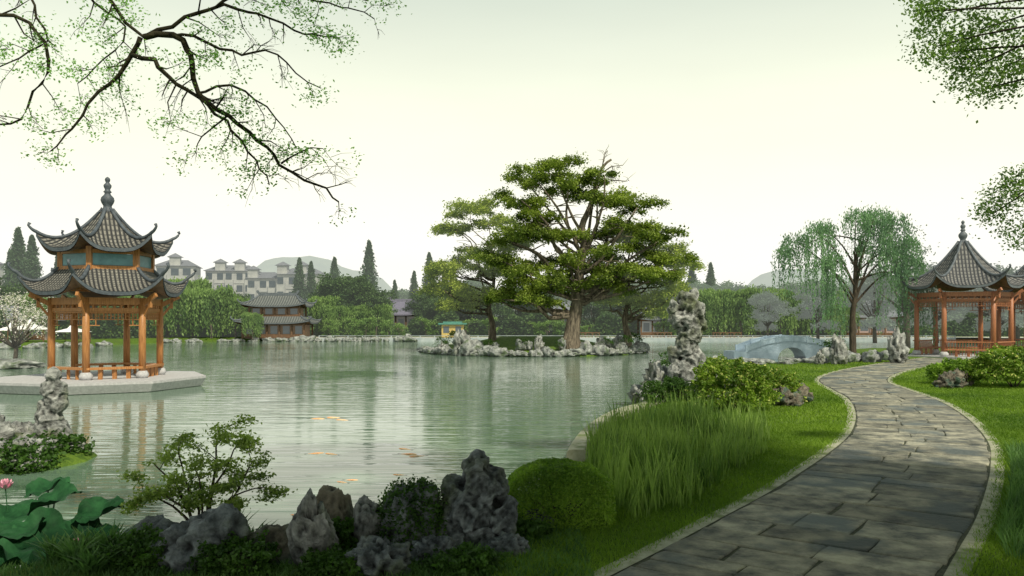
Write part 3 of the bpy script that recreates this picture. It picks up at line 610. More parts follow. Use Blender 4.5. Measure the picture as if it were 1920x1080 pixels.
hall('country_house','low house with grey roof beyond the trees','house',(54,122,.5),8,4,3.0,False,M['roof_far'],M['roof_far'],M['plaster_pink'],rh=2.2)

th = thing('kiosk','small yellow kiosk with green flat roof','kiosk',(-8.4,113.5,.55))
b = B(); b.box((0,0,.9),(3.0,2,1.8)); obj('wall', b.mesh('wall',M['yellow']), th)
b = B(); b.box((0,0,1.92),(3.9,2.8,.2)); b.box((0,0,2.12),(2.6,1.8,.22)); obj('roof', b.mesh('roof',M['green_roof']), th)
b = B(); b.box((0,0,0),(.8,.06,.9)); mw = b.mesh('window',M['glass_far'])
for x in (-.85,.85): obj('window',mw,th,(x,-1.02,1.1))

def block(x,y,L,W,H,label,rot=0,dm=0):
    th = thing('apartment_building',label,'apartment building',(x,y,.4),rot); n = max(3,int(L/2.2)); fl = int(H/2.7); fh = H/fl
    b = B(); b.box((0,0,H/2),(L,W,H))
    for f in range(1,fl): b.box((0,0,f*fh),(L+.3,W+.3,.2))
    for i in range(0,n,2): b.box((-L/2+L*(i+.5)/n,-W/2-.5,H/2-1),(L/n*.8,1.0,H-2))
    obj('wall', b.mesh('wall',M['plaster']), th)
    b = B()
    V=[(-L/2-.5,-W/2-.5,H),(L/2+.5,-W/2-.5,H),(L/2+.5,W/2+.5,H),(-L/2-.5,W/2+.5,H),(-L/2+2,0,H+1.6),(L/2-2,0,H+1.6)]
    b.add(V,[(0,1,5,4),(1,2,5),(2,3,4,5),(3,0,4),(0,3,2,1)])
    obj('roof', b.mesh('roof',M['roof_far']), th)
    if dm:
        b = B(); b.box((0,0,1.0),(2.2,1.6,1.9)); md = b.mesh('dormer',M['plaster'])
        b = B(); b.add([(-1.6,-1.1,1.95),(1.6,-1.1,1.95),(1.6,1.1,1.95),(-1.6,1.1,1.95),(0,0,2.9)],[(0,1,4),(1,2,4),(2,3,4),(3,0,4),(0,3,2,1)]); mdr = b.mesh('dormer_roof',M['roof_far'])
        for i in dm:
            d = obj('dormer',md,th,(-L/2+L*(i+.5)/n,-W/2+.6,H)); obj('dormer_roof',mdr,d)
    b = B(); b.box((0,0,0),(L/n*.6,.1,1.5)); mw = b.mesh('window',M['glass_far'])
    for f in range(fl):
        for i in range(n): obj('window',mw,th,(-L/2+L*(i+.5)/n,-W/2-(1.03 if i%2==0 else .03),(f+.55)*fh))
for a in [(-66,190,11,8,14,'pale apartment block with balconies and dark roof',.1,(1,3)),(-56.0,184,7,8,12,'narrow pale apartment block with dark roof',0,(0,)),(-47.5,182,9,8,12.8,'pale apartment block with balconies and dark roof',-.1,(0,2)),(-75,180,8,8,14.5,'pale apartment block with gabled dark roof',.2,(1,)),(-84,186,8,8,12.5,'pale apartment block at the wood edge',0,(0,)),(-118,175,9,8,15,'taller pale apartment block at the wood edge',.1,(1,))]: block(*a)

# ------------------------------------------------------------------ arch bridge, embankment
th = thing('arch_bridge','pale blue stone arch bridge with solid railings','bridge',(21.6,63,0),.05)
L_ = 7.2
def deck(x): return .58+.80*max(0,1-(2*x/L_)**2)
def under(x):
    r = 1.1; return math.sqrt(max(0,r*r-x*x))*.80 if abs(x)<r else -.6
b = B()
xs = [-L_/2+L_*i/60 for i in range(61)]
for sy in (-1.1,1.1):
    V=[]
    for x in xs: V += [(x,sy,under(x)),(x,sy,deck(x))]
    b.add(V,[(i*2,i*2+2,i*2+3,i*2+1) for i in range(60)])
V=[]
for x in xs: V += [(x,-1.1,deck(x)-.02),(x,1.1,deck(x)-.02)]
b.add(V,[(i*2,i*2+2,i*2+3,i*2+1) for i in range(60)])
V=[]
for x in xs:
    if abs(x)<1.15: V += [(x,-1.1,under(x)),(x,1.1,under(x))]
b.add(V,[(i*2,i*2+2,i*2+3,i*2+1) for i in range(len(V)//2-1)])
for sx in (-1,1): b.box((sx*(L_/2+.5),0,.12),(1.0,2.5,.9))
obj('span', b.mesh('span',M['bridge']), th)
for sy in (-1.16,1.16):
    b = B()
    for i in range(24):
        x = -L_/2+L_*i/24; x2 = x+L_/24; b.beam((x,sy,deck(x)+.16),(x2,sy,deck(x2)+.16),.10,.34); b.beam((x,sy,deck(x)+.38),(x2,sy,deck(x2)+.38),.15,.08)
    for i in range(7):
        x = -L_/2+L_*i/6; b.box((x,sy,deck(x)+.22),(.17,.19,.50))
    obj('railing', b.mesh('railing',M['bridge']), th)
b = B(); x0,x1 = -27,62
b.box(((x0+x1)/2,112.0,.1),(x1-x0,.5,.8))
for i in range(45):
    x = x0+(x1-x0)*i/44; b.box((x,112.0,.65),(.12,.12,.35))
b.box(((x0+x1)/2,112.0,.80),(x1-x0,.07,.06))
tag(obj('embankment_wall', b.mesh('embankment_wall',surf('embankment_stone',(.28,.34,.36),(.44,.49,.50),1,.8,.1,haze=.05))),'long pale embankment wall with low posts','wall')
pav = B(); pav.box((20,115.5,.49),(110,6,.06)); o = obj('promenade',pav.mesh('promenade',surf('promenade_paving',(.38,.38,.34),(.50,.50,.45),1,.9,.1))); o['kind']='structure'; o['label']='pale promenade along the far shore'
b = B()
for i in range(9): b.box((i*.5-2,0,.35),(.07,.07,.7))
b.box((0,0,.7),(4.2,.09,.09)); b.box((0,0,.3),(4.2,.07,.07))
for i in range(4): b.tube([(i*1.0-2+1*math.cos(t)*.5+.5,0,.3+.38*math.sin(t)) for t in np.linspace(0,math.pi,7)],[.04]*7,5)
mr_ = b.mesh('low_railing',M['wood_dark'])
for x,y in [(20.6,113.4),(30.5,113.4),(10.4,113.4)]: tag(obj('low_railing',mr_,loc=(x,y,.52)),'low brown timber railing on the promenade','railing','timber railings')

um = thing('canopy_tent','white peaked canopy tent on four poles','tent',(-54.5,90.5,.45),.3,'canopy tents')
b = B(); V=[(-1.9,-1.9,1.5),(1.9,-1.9,1.5),(1.9,1.9,1.5),(-1.9,1.9,1.5),(-.5,-.5,2.0),(.5,-.5,2.0),(.5,.5,2.0),(-.5,.5,2.0),(0,0,2.7)]
b.add(V,[(0,1,5,4),(1,2,6,5),(2,3,7,6),(3,0,4,7),(4,5,8),(5,6,8),(6,7,8),(7,4,8)]); obj('canopy', b.mesh('canopy',M['canvas']), um)
b = B(); b.tube([(0,0,0),(0,0,1.55)],[.05,.05],8); mp_ = b.mesh('pole',M['wood_dark'])
for x in (-1.75,1.75):
    for y in (-1.75,1.75): obj('pole',mp_,um,(x,y,0))
copy_thing(um,(-50.0,91,.45),.1,(.8,.8,.8)); copy_thing(um,(-57.5,92,.45),.5,(.9,.9,.9))

# ------------------------------------------------------------------ trees
def limb_tree(name,label,loc,base_r,H,pads,mat,bark,nsub,nleaf,sub,lsz,depth=2.4,flat=.45,seed=1,trunk_pts=None,rot=0,cat='tree',group=None,aspect=.6,bare=()):
    random.seed(seed)
    th = thing(name,label,cat,loc,rot,group)
    b = B(); tp = trunk_pts or [(0,0,-.3),(.05*H*.2,0,H*.12),(-.02*H,0,H*.28),(.02*H,0,H*.5),(.0,0,H*.72),(.03*H,0,H*.9)]
    tp = smooth_curve(tp,.5); tl = len(tp)
    rs = [base_r*(1-.88*(i/(tl-1))**.7)*(1.55 if i==0 else 1.25 if i==1 else 1.1 if i==2 else 1) for i in range(tl)]
    b.tube(tp,rs,14,.16)
    pp = []
    for (x,z,rx,rz) in pads:
        for k in range(5):
            y = [0,-1,1,-.4,.5][k]*depth*random.uniform(.5,1.15); dz = random.uniform(-.7,.6)*rz
            sc = [.60,.60,.60,.48,.48][k]*random.uniform(.85,1.15); ox = [0,-.35,.35,.72,-.72][k]*rx+random.uniform(-.3,.3)
            pp.append((x+ox,y,z+dz,rx*sc,rx*sc*.9,rz*sc*1.1))
        tx,tz = x,z-rz*.25
        zi = min(H*.85,max(H*.16,z*random.uniform(.5,.75))); i0 = min(range(tl),key=lambda i:abs(tp[i].z-zi)); s0 = tp[i0]; r0 = min(rs[i0]*.45,base_r*.26)
        for k in range(1 if abs(x)<2 else 2):
            e = Vector((tx+random.uniform(-.6,.6),(k*2-1)*depth*random.uniform(.1,.7),tz))
            mid1 = s0.lerp(e,.3)+Vector((random.uniform(-.6,.6),0,-.04*(e-s0).length+random.uniform(-.6,.5))); mid2 = s0.lerp(e,.65)+Vector((random.uniform(-.6,.6),random.uniform(-.3,.3),random.uniform(-.6,.5)))
            cv = smooth_curve([s0,mid1,mid2,e],.6); b.tube(cv,[r0*(1-.8*i/(len(cv)-1))+.02 for i in range(len(cv))],7,.12)
            for q in range(5):
                a = cv[int(len(cv)*random.uniform(.6,.95))-1]; f = a+Vector((random.uniform(-1,1)*rx,random.uniform(-1,1)*rx*.7,random.uniform(-.2,rz*.8)))
                b.tube([a,a.lerp(f,.5)+Vector((0,0,.1)),f],[r0*.3+.01,r0*.2+.01,.01],5)
    for (p0,p1) in bare:
        p0 = Vector(p0); p1 = Vector(p1); m1 = p0.lerp(p1,.5)+Vector((0,0,.3)); b.tube([p0,m1,p1],[.07,.045,.015],6)
        for q in range(9):
            a = p0.lerp(p1,random.uniform(.3,1)); f = a+Vector((random.uniform(-.9,.9),random.uniform(-.5,.5),random.uniform(-.1,.8))); b.tube([a,a.lerp(f,.5)+Vector((.1,0,.1)),f],[.025,.018,.01],4)
    obj('trunk', b.mesh('trunk',bark,True), th)
    C = clumps(pp,nsub,nleaf,sub,flat,-.25); obj('crown', quads('crown',leaf_quads(C,lsz,aspect,.4),mat), th)
    return th
BIG = [(-1.4,15.2,2.2,.9),(-4.4,12.6,1.9,.9),(-3.3,14.0,2.1,.8),(.1,13.6,2.1,.9),(2.6,12.7,1.8,.9),(5.0,12.0,2.2,.9),(2.2,14.6,1.2,.5),(4.4,9.9,2.6,1.2),(6.9,9.3,2.0,1.0),(8.2,7.6,1.8,.9),(-5,9.3,2.1,1.2),(-1.6,8.9,2.6,1.2),(-6.1,7.6,1.8,1.0),(-3.3,6.9,2.6,1.2),(.5,7.2,2.3,1.1),(-.8,5.2,2.6,1.0),(-4.2,4.9,2.1,1.0),(-6.0,4.3,1.4,.6),(5.2,6.9,2.3,1.1),(3.2,5.2,1.7,.8),(6.9,5.9,1.8,.9),(-3.1,10.9,1.7,.8),(2.9,8.0,1.6,.8),(-2.9,4.0,1.5,.5)]
limb_tree('old_tree','huge old tree with layered foliage pads on the island',(5.04,68,gz(5.04,68)),.76,14.5,BIG,M['big_leaf'],M['bark_old'],16,66,.23,.21,seed=3,flat=.75,trunk_pts=[(0,0,-.4),(.0,0,.9),(.25,0,2.4),(.6,.1,4.6),(.7,0,6.8),(1.1,.1,8.8),(.9,0,10.4),(1.6,0,12.0),(2.0,0,13.6),(2.6,0,15.4),(3.4,0,16.1)],bare=[((2.4,0,14.8),(4.4,0,15.6)),((2.6,0,15.2),(3.0,.2,17.0)),((2.0,0,13.8),(4.9,-.3,14.2))])
LT = [(-1.9,12.0,2.0,.9),(-3.6,10.6,1.6,.9),(.0,11.0,1.8,.9),(-3.6,7.1,2.1,1.0),(-1,8.1,1.9,1.0),(-4.6,4.9,1.7,1.0),(-1.9,4.3,2.4,1.0),(1,5.9,2,1.0),(1.6,8.8,1.9,1.0),(-4.8,6.0,1.2,.7),(-3.2,3.4,1.6,.7)]
limb_tree('old_tree','old layered tree with yellowish crown on the island',(-1.9,74,gz(-1.9,74)),.36,11,LT,M['big_leaf2'],M['bark_old'],16,58,.24,.22,seed=5,flat=.75)
RT = [(.2,10.2,2.2,1.2),(2.6,8.8,2.3,1.1),(4.4,7.4,1.7,1.0),(1.2,6.8,2.3,1.1),(4,5.4,1.8,1.0),(-1.6,4.9,1.6,.9),(.7,4.4,2.4,1.0),(-1.6,7.6,1.8,1.0),(2.9,3.7,1.7,.7)]
limb_tree('old_tree','spreading old tree with bright yellow green crown',(10.2,71,gz(10.2,71)),.42,10,RT,M['big_leaf2'],M['bark_old'],16,58,.24,.22,seed=8,flat=.75)

def willow(name,label,loc,clusters,H,base_r,mat,bark,ns,step,lsz,cat='willow',group=None,seed=2,width=.35,lean=None,top=12):
    random.seed(seed); th = thing(name,label,cat,loc,0,group); b = B()
    tp = smooth_curve(lean or [(0,0,-.3),(.1,0,H*.18),(-.05,0,H*.36),(.2,0,H*.5),(.5,0,H*.7)],.4); tl = len(tp); rs = [base_r*(1-.7*i/(tl-1))*(1.3 if i==0 else 1) for i in range(tl)]
    b.tube(tp,rs,10,.1); pts = []
    for (x,y,z,r,l0,l1) in clusters:
        i0 = min(tl-1,int(tl*random.uniform(.45,.95))); s0 = tp[i0]; e = Vector((x,y,z))
        cv = smooth_curve([s0,s0.lerp(e,.4)+Vector((0,0,.12*(e-s0).length)),s0.lerp(e,.8)+Vector((0,0,.25)),e],.4); b.tube(cv,[rs[i0]*.5*(1-.85*i/(len(cv)-1))+.012 for i in range(len(cv))],6,.1)
        k = int(ns*r)
        for q in range(k):
            a = random.uniform(0,6.28); rr = r*math.sqrt(random.random()); sx = x+rr*math.cos(a); sy = y+rr*math.sin(a); sz = z+random.uniform(-.35,.35)*r+.3*(r-rr)
            ln = random.uniform(l0,l1)*random.choice([.5,.8,1,1.1]); ln = min(ln,sz-.3); n = int(ln/step); t = np.arange(n)/max(1,n)
            dx,dy = math.cos(a)*random.uniform(.1,.45),math.sin(a)*random.uniform(.1,.45); ph = random.uniform(0,6)
            arc = np.minimum(1,t*3); o = np.column_stack([sx+dx*arc*(2-arc)+.06*np.sin(t*5+ph),sy+dy*arc*(2-arc)+.06*np.cos(t*4+ph),sz+.15*np.sin(np.minimum(1,t*4)*3.1)-t*ln])
            pts.append(o+RG.normal(size=o.shape)*.055*(lsz/.2))
            pts.append(np.array([[sx,sy,sz]])+RG.normal(size=(top,3))*.22)
    obj('trunk', b.mesh('trunk',bark,True), th); C = np.concatenate(pts)
    obj('crown', quads('crown',leaf_quads(C,lsz,width,hang=True),mat), th); return th
W = [(-3.9,.3,8.2,.9,1.5,4.2),(-2.9,-.8,8.8,.8,1.0,4.8),(-1.9,.5,9.1,.7,1.5,3.6),(-4.8,0,7.4,.6,1,3.0),(.2,0,9.9,.8,1.0,2.6),(1.0,-1,9.5,.9,1.5,4.2),(2.0,.8,10.1,.8,1.2,3.2),(3.0,0,9.6,.9,2,5.6),(3.7,-.6,7.9,.8,2,6.2),(4.5,.4,6.6,.7,2.,5.6),(2.4,-.9,7.2,.8,2,5.6),(-1.6,-.6,6.8,.7,2,5.6),(-2.5,-.8,6.4,.6,2,5.2),(1.2,.9,7.6,.7,1,2.2),(5.1,-.3,5.4,.5,1.5,4.6)]
willow('willow_tree','weeping willow with leaning dark trunk by the water',(24.3,57,.45),W,10,.26,M['willow'],M['bark'],60,.08,.19,width=.40,top=7,lean=[(0,0,-.3),(-.05,0,1.6),(0,0,3.2),(.15,0,4.4),(.15,0,5.8),(.3,0,7.2),(.6,0,8.6)])

def conifer(H,R,mat,n,lsz,seed):
    r = np.random.default_rng(seed); th = thing('conifer_tree','dark pointed conifer rising above the wood','conifer',(0,-900,0),0,'conifers behind the lake')
    b = B(); b.tube([(0,0,0),(0,0,H*.5),(0,0,H*.97)],[.02*H,.012*H,.02],7); obj('trunk',b.mesh('trunk',M['bark_far'],True),th)
    tier = r.integers(0,int(H*2.4),n)/(H*2.4); t = np.clip(tier**1.0+r.normal(size=n)*.012,0,1); a = r.uniform(0,6.283,n); lob = .80+.25*np.sin(a*3+tier*40)+.2*r.normal(size=n)
    q = np.sqrt(r.uniform(0,1,n)); rr = R*(1-t)**.8*lob*q
    C = np.column_stack([rr*np.cos(a),rr*np.sin(a),H*(.06+.94*t)-rr*.35]); obj('crown',quads('crown',leaf_quads(C,lsz*1.0,.45,.2),mat),th); return th
def round_tree(name,label,cat,H,R,mat,seed,np_=12,nsub=5,nleaf=40,lsz=.32,group='broadleaf trees behind the lake',sub=.38,lowcut=-.25,bark='bark_far',base=.38):
    random.seed(seed); th = thing(name,label,cat,(0,-900,0),0,group); b = B(); pads=[]
    for i in range(np_):
        a = random.uniform(0,6.28); q = random.random(); z = H*(base+(.9-base)*random.random()); rr = R*math.sqrt(max(.05,1-((z/H-.5)/.55)**2))*math.sqrt(q)*.75
        pads.append((rr*math.cos(a),rr*math.sin(a),z,R*.42,R*.42,R*.32))
    pads.append((0,0,H*.88,R*.4,R*.4,H*.1))
    b.tube([(0,0,-.2),(.1,0,H*.3),(0,0,H*.75)],[.035*H,.025*H,.01*H],8,.1)
    for p in pads: b.tube([(0,0,H*.28),(p[0]*.5,p[1]*.5,(p[2]+H*.28)*.5),(p[0],p[1],p[2])],[.015*H,.01*H,.02],5)
    obj('trunk',b.mesh('trunk',M[bark],True),th); obj('crown',quads('crown',leaf_quads(clumps(pads,nsub,nleaf,sub,.6,lowcut),lsz,.7),mat),th); return th
cons = [conifer(12,2.5,M['far_con'],8000,.42,i) for i in range(3)]
used = set()
def put(src,x,y,s,sz=None,label=None):
    sc = (s,s,sz or s)
    if src.name not in used:
        used.add(src.name); src.location=(x,y,.4); src.scale=sc; src.rotation_euler=(0,0,random.uniform(0,6))
        if label: src['label']=label
        return src
    return copy_thing(src,(x,y,.4),random.uniform(0,6),sc,label)
for i,(x,y,h) in enumerate([(-25.2,141,17.2),(-31.3,141,14.2),(-37.2,140,14.0),(-35.4,141,13.4),(-38.8,146,12.5),(-17.5,143,11.8),(-14.6,141,15.0),(31.5,140,13.2),(35.0,141,13.2),(29.5,147,11.5),(-68.5,111,16),(-66.0,110,14.8),(-63.5,112,12.4),(-71.5,114,13),(-22.0,150,10.5),(-12.6,150,12.5),(-28.2,146,11)]):
    put(cons[i%3],x,y,h/12*.85,h/12)
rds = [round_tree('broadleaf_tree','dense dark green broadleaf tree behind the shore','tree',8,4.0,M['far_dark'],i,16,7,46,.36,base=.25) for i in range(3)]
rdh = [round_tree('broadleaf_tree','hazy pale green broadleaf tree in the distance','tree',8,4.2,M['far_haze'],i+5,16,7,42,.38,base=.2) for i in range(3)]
random.seed(5)
for i,(x,y,s) in enumerate([(-29,127,1.1),(-25,125,1.15),(-21.5,124,.9),(-27,131,1.2),(-14.5,131,.85),(-12,126,.75),(-7,129,.9),(-3,128,.85),(1,131,1.0),(4,137,.9),(13,128,.85),(18,133,.9),(27,134,1.05),(31,131,.8),(-40,128,.75),(-48,124,.85),(-55,116,.95),(-60,112,.9),(-66,106,.85),(-72,108,1),(-46,130,.85),(-9,136,1.05),(-52,120,.85),(-37,131,.8),(-77,104,1.0),(38,133,.95),(-63,104,.65),(-43,124,.75)]):
    put(rds[i%3],x,y,s)
for i in range(50):
    x = -115+i*5.0+random.uniform(-2,2); y = random.uniform(148,172)
    s = random.uniform(.85,1.4) if not (-85<x<-35) else random.uniform(.65,.9)
    put(rdh[i%3],x,y,s)
for i in range(24):
    x = 25+i*5+random.uniform(-2,2); y = random.uniform(122,142); put(rdh[i%3],x,y,random.uniform(.7,1.15))
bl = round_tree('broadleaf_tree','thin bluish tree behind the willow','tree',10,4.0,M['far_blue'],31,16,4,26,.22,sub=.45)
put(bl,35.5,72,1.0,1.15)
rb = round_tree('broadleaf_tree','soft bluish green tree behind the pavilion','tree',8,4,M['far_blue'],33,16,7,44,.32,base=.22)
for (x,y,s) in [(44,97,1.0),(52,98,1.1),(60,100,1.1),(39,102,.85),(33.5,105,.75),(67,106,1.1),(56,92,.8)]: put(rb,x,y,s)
fws = []
for s in range(3):
    random.seed(40+s); cl = [(random.uniform(-2.3,2.3),random.uniform(-1.5,1.5),random.uniform(4.6,6.6),1.1,2,5.5) for _ in range(10)]
    fws.append(willow('willow_tree','soft green willow on the far shore',(0,-900,0),cl,5.5,.2,M['far_willow'],M['bark_far'],26,.18,.42,group='willows on the far shore',seed=s,width=.45))
random.seed(9)
for i,(x,y,s) in enumerate([(-48.5,113,1.15),(-45.5,114,1.2),(-42.5,113,1.05),(-39.6,114.5,.85),(-51.5,112,1.0),(-54,110,1.0),(-59,100,.8),(-37,119,.85),(28,119,.95),(31,120,1.0),(34,119,1.05),(37,120,.95),(40,119,1.0),(43.5,120,.9),(-26,118,.7),(-28.5,121,.85),(-23.5,120,.7),(24.8,119,.8),(47,119,.95),(50,121,.9),(-20.5,121,.75)]):
    put(fws[i%3],x,y,s)
put(fws[0],-35.6,109.8,.5)
shb = round_tree('shrub','low rounded shrub on the lake shore','shrub',2.0,1.4,M['far_willow'],71,6,8,30,.2,'shrubs on the shore',.2,base=.2)
for i in range(34):
    x = random.uniform(-30,66) if i > 14 else random.uniform(-31,-13); y = random.uniform(119,122) if i>14 else random.uniform(113,116); put(shb,x,y,random.uniform(.7,1.4))
shd = round_tree('shrub','dark low shrub beside island rocks','shrub',1.5,1.0,M['ivy'],72,6,6,30,.13,'shrubs among the island rocks',.14)
for (x,y,s) in [(-6.0,68,.7),(-2,67.5,.6),(1,66.9,.6),(4,66.6,.5),(8.2,68,.7),(10,69.3,.8),(11.2,72,.9),(-5,71,1),(9.5,43.3,.7),(7.0,35.4,.7),(19.6,49,.9)]:
    put(shd,x,y,s)
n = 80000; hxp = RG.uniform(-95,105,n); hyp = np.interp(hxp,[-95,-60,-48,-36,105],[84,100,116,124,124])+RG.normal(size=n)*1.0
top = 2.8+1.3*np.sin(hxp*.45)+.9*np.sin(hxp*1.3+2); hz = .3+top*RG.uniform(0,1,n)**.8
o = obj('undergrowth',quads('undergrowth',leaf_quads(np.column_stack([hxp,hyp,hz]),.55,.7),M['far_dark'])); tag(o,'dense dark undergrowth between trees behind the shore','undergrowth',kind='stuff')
bt = round_tree('blossom_tree','small tree covered with white spring blossom','blossom tree',4.8,2.7,M['blossom'],91,20,7,22,.11,None,.28)
if 'group' in bt: del bt['group']
bt.location = (-31.4,50.5,-.1)
tag(obj('rocky_mound', rock_mesh('rocky_mound',93,4,(3.2,1.6,.5),M['rock_far'],.3,.2,.1), loc=(-32.5,50,-.15)),'low rocky mound under the blossom tree','rock')

# ------------------------------------------------------------------ bushes & plants
def bush(name,label,loc,r,h,n,lsz,mat,rough=.1,cat='bush',small=.5):
    d = RG.normal(size=(n,3)); d /= np.linalg.norm(d,axis=1)[:,None]; d[:,2] = np.where(d[:,2]<-.3,-d[:,2],d[:,2])
    sup = (np.abs(d)**2.6).sum(1)**(-1/2.6); d = d*sup[:,None]
    nz = np.array([noise.fractal(Vector(q)*2.2+Vector(loc),.8,2,3)+small*noise.noise(Vector(q)*7) for q in d]); rr = (1+rough*nz)*(1-np.abs(RG.normal(size=n))*.07)
    C = d*rr[:,None]*np.array([r[0],r[1],h*.62])+np.array([0,0,h*.40])
    th = thing(name,label,cat,loc); obj('foliage',quads('foliage',leaf_quads(C,lsz,.7,.2),mat),th)
    b = B()
    for i in range(7): a = i*.9; b.tube([(0,0,-.05),(r[0]*.3*math.cos(a),r[1]*.3*math.sin(a),h*.35),(r[0]*.6*math.cos(a),r[1]*.6*math.sin(a),h*.6)],[.03,.02,.01],5)
    obj('stems',b.mesh('stems',M['bark']),th); return th
bush('clipped_bush','round clipped green bush beside a dark stone',(.58,10.0,.30),(.70,.62),.92,38000,.028,M['bush'],.045,small=.7)
bush('flowering_bush','yellow green flowering bush beside the scholar stone',(6.15,22.2,.45),(.95,.85),1.25,16000,.075,M['bush2'],.45)
bush('flowering_bush','leafy green bush at the foot of rocks',(4.9,24.6,.35),(.8,.5),.75,6000,.07,M['ivy'],.5)
bush('flowering_bush','bright green bush between garden rocks',(7.9,24.2,.45),(.7,.6),.9,7000,.07,M['bush2'],.5)
bush('garden_bush','full green bush in the lawn beside the path',(18.7,29.8,.45),(1.3,1.0),1.35,14000,.09,M['bush2'],.4)
bush('garden_bush','dense green bush in the lawn',(17.1,31.0,.45),(.8,.7),.9,7000,.08,M['bush'],.4)
bush('garden_bush','spreading green bush near the pavilion',(22.8,32.8,.45),(1.6,1.0),1.1,9000,.09,M['bush'],.4)
bush('garden_bush','low bush on the headland behind rocks',(9.6,38.5,.3),(1.5,1.0),.8,8000,.09,M['bush2'],.4)
for (x,y,r,h) in [(-2.75,7.95,.34,.34),(-1.75,7.85,.28,.26),(-3.75,8.15,.36,.34),(-.5,8.0,.34,.24),(-2.75,9.35,.26,.30),(.15,9.2,.24,.22),(-1.9,8.75,.18,.34)]:
    bush('ground_shrub','low dark green shrub growing between boulders',(x,y,max(.05,gz(x,y))-.06),(r,r*.85),h,3500,.045,M['ivy'],.6)['group']='shrubs between boulders'

def twiggy(th,limbs,leafmat_,bark,lsz,per,spread,names=('branches','foliage'),sub=3,tw=.35,aspect=.55,r=1.0,droop=-.1,dens=None,start=.18,flat=.6,kink=.018):
    b = B(); tips = []
    for li,(pts,r0) in enumerate(limbs):
        cv = smooth_curve(pts,.12*max(1,tw*2)); n = len(cv); rs = [r0*(1-.82*i/(n-1))*r+.003 for i in range(n)]
        for i in range(1,n-1): cv[i] = cv[i]+Vector((random.uniform(-1,1),random.uniform(-1,1),random.uniform(-1,1)))*kink
        b.tube(cv,rs,7,.1)
        for i in range(max(2,int(n*start)),n):
            if random.random() < .75:
                d = (cv[min(i+1,n-1)]-cv[max(0,i-1)]).normalized(); side = d.cross(Vector((0,1,0))); side = side.normalized() if side.length>.1 else Vector((1,0,0))
                v = (d*random.uniform(.2,.9)+side*random.choice([-1,1])*random.uniform(.4,1)+Vector((0,random.uniform(-.9,.9),droop))).normalized()
                l = tw*random.uniform(.4,1.3); a = cv[i]; m1 = a+v*l*.5+Vector((random.uniform(-.15,.15),0,random.uniform(-.15,.15)))*l; e = a+v*l+Vector((0,0,droop*l))
                b.tube([a,m1,e],[rs[i]*.4+.002,rs[i]*.28+.002,.002],4); tips += [m1,e]
                for q in range(sub):
                    v2 = (v+Vector((random.uniform(-1,1),random.uniform(-1,1),random.uniform(-.8,.8)))).normalized(); s0 = a.lerp(e,random.uniform(.3,1)); f = s0+v2*l*random.uniform(.3,.7)
                    b.tube([s0,s0.lerp(f,.5)+Vector((0,0,.02)),f],[.0035,.0025,.0015],3); tips.append(f)
        tips.append(cv[-1])
    tips = [t for t in tips if (dens is None or random.random() < dens(t))]
    T_ = np.array([tuple(t) for t in tips]); C = np.repeat(T_,per,0)+RG.normal(size=(len(T_)*per,3))*spread*np.array([1,1,flat])
    obj(names[0],b.mesh(names[0],bark,True),th); obj(names[1],quads(names[1],leaf_quads(C,lsz,aspect,.5),leafmat_),th); return len(C)
random.seed(12)
th = thing('maple_shrub','light green maple shrub with thin stems by water','shrub',(-3.80,9.8,.15))
lm = [([(0,0,0),(-.12,0,.4),(-.35,.1,.8),(-.6,0,1.1)],.024),([(0,0,0),(.08,0,.5),(.12,.1,1.0),(.2,0,1.52)],.026),([(.05,0,0),(.25,0,.4),(.45,0,.8),(.62,0,1.12)],.024),([(-.05,0,0),(-.08,.1,.5),(-.2,0,.9),(-.28,0,1.3)],.02),([(.1,0,.3),(.3,-.1,.6),(.5,0,.74),(.76,0,.80)],.016),([(-.12,0,.35),(-.38,.1,.55),(-.72,0,.74)],.016),([(.1,0,.7),(.28,0,1.0),(.44,0,1.34)],.014),([(-.1,0,.5),(-.28,-.2,.7),(-.45,-.25,.82)],.014),([(.1,0,.5),(.2,-.25,.75),(.3,-.3,.88)],.014),([(0,0,.4),(.05,-.15,.75),(.0,-.2,1.05)],.014)]
twiggy(th,lm,M['maple'],M['bark'],.050,36,.060,tw=.22,sub=4,droop=.02,start=.4,flat=.4)

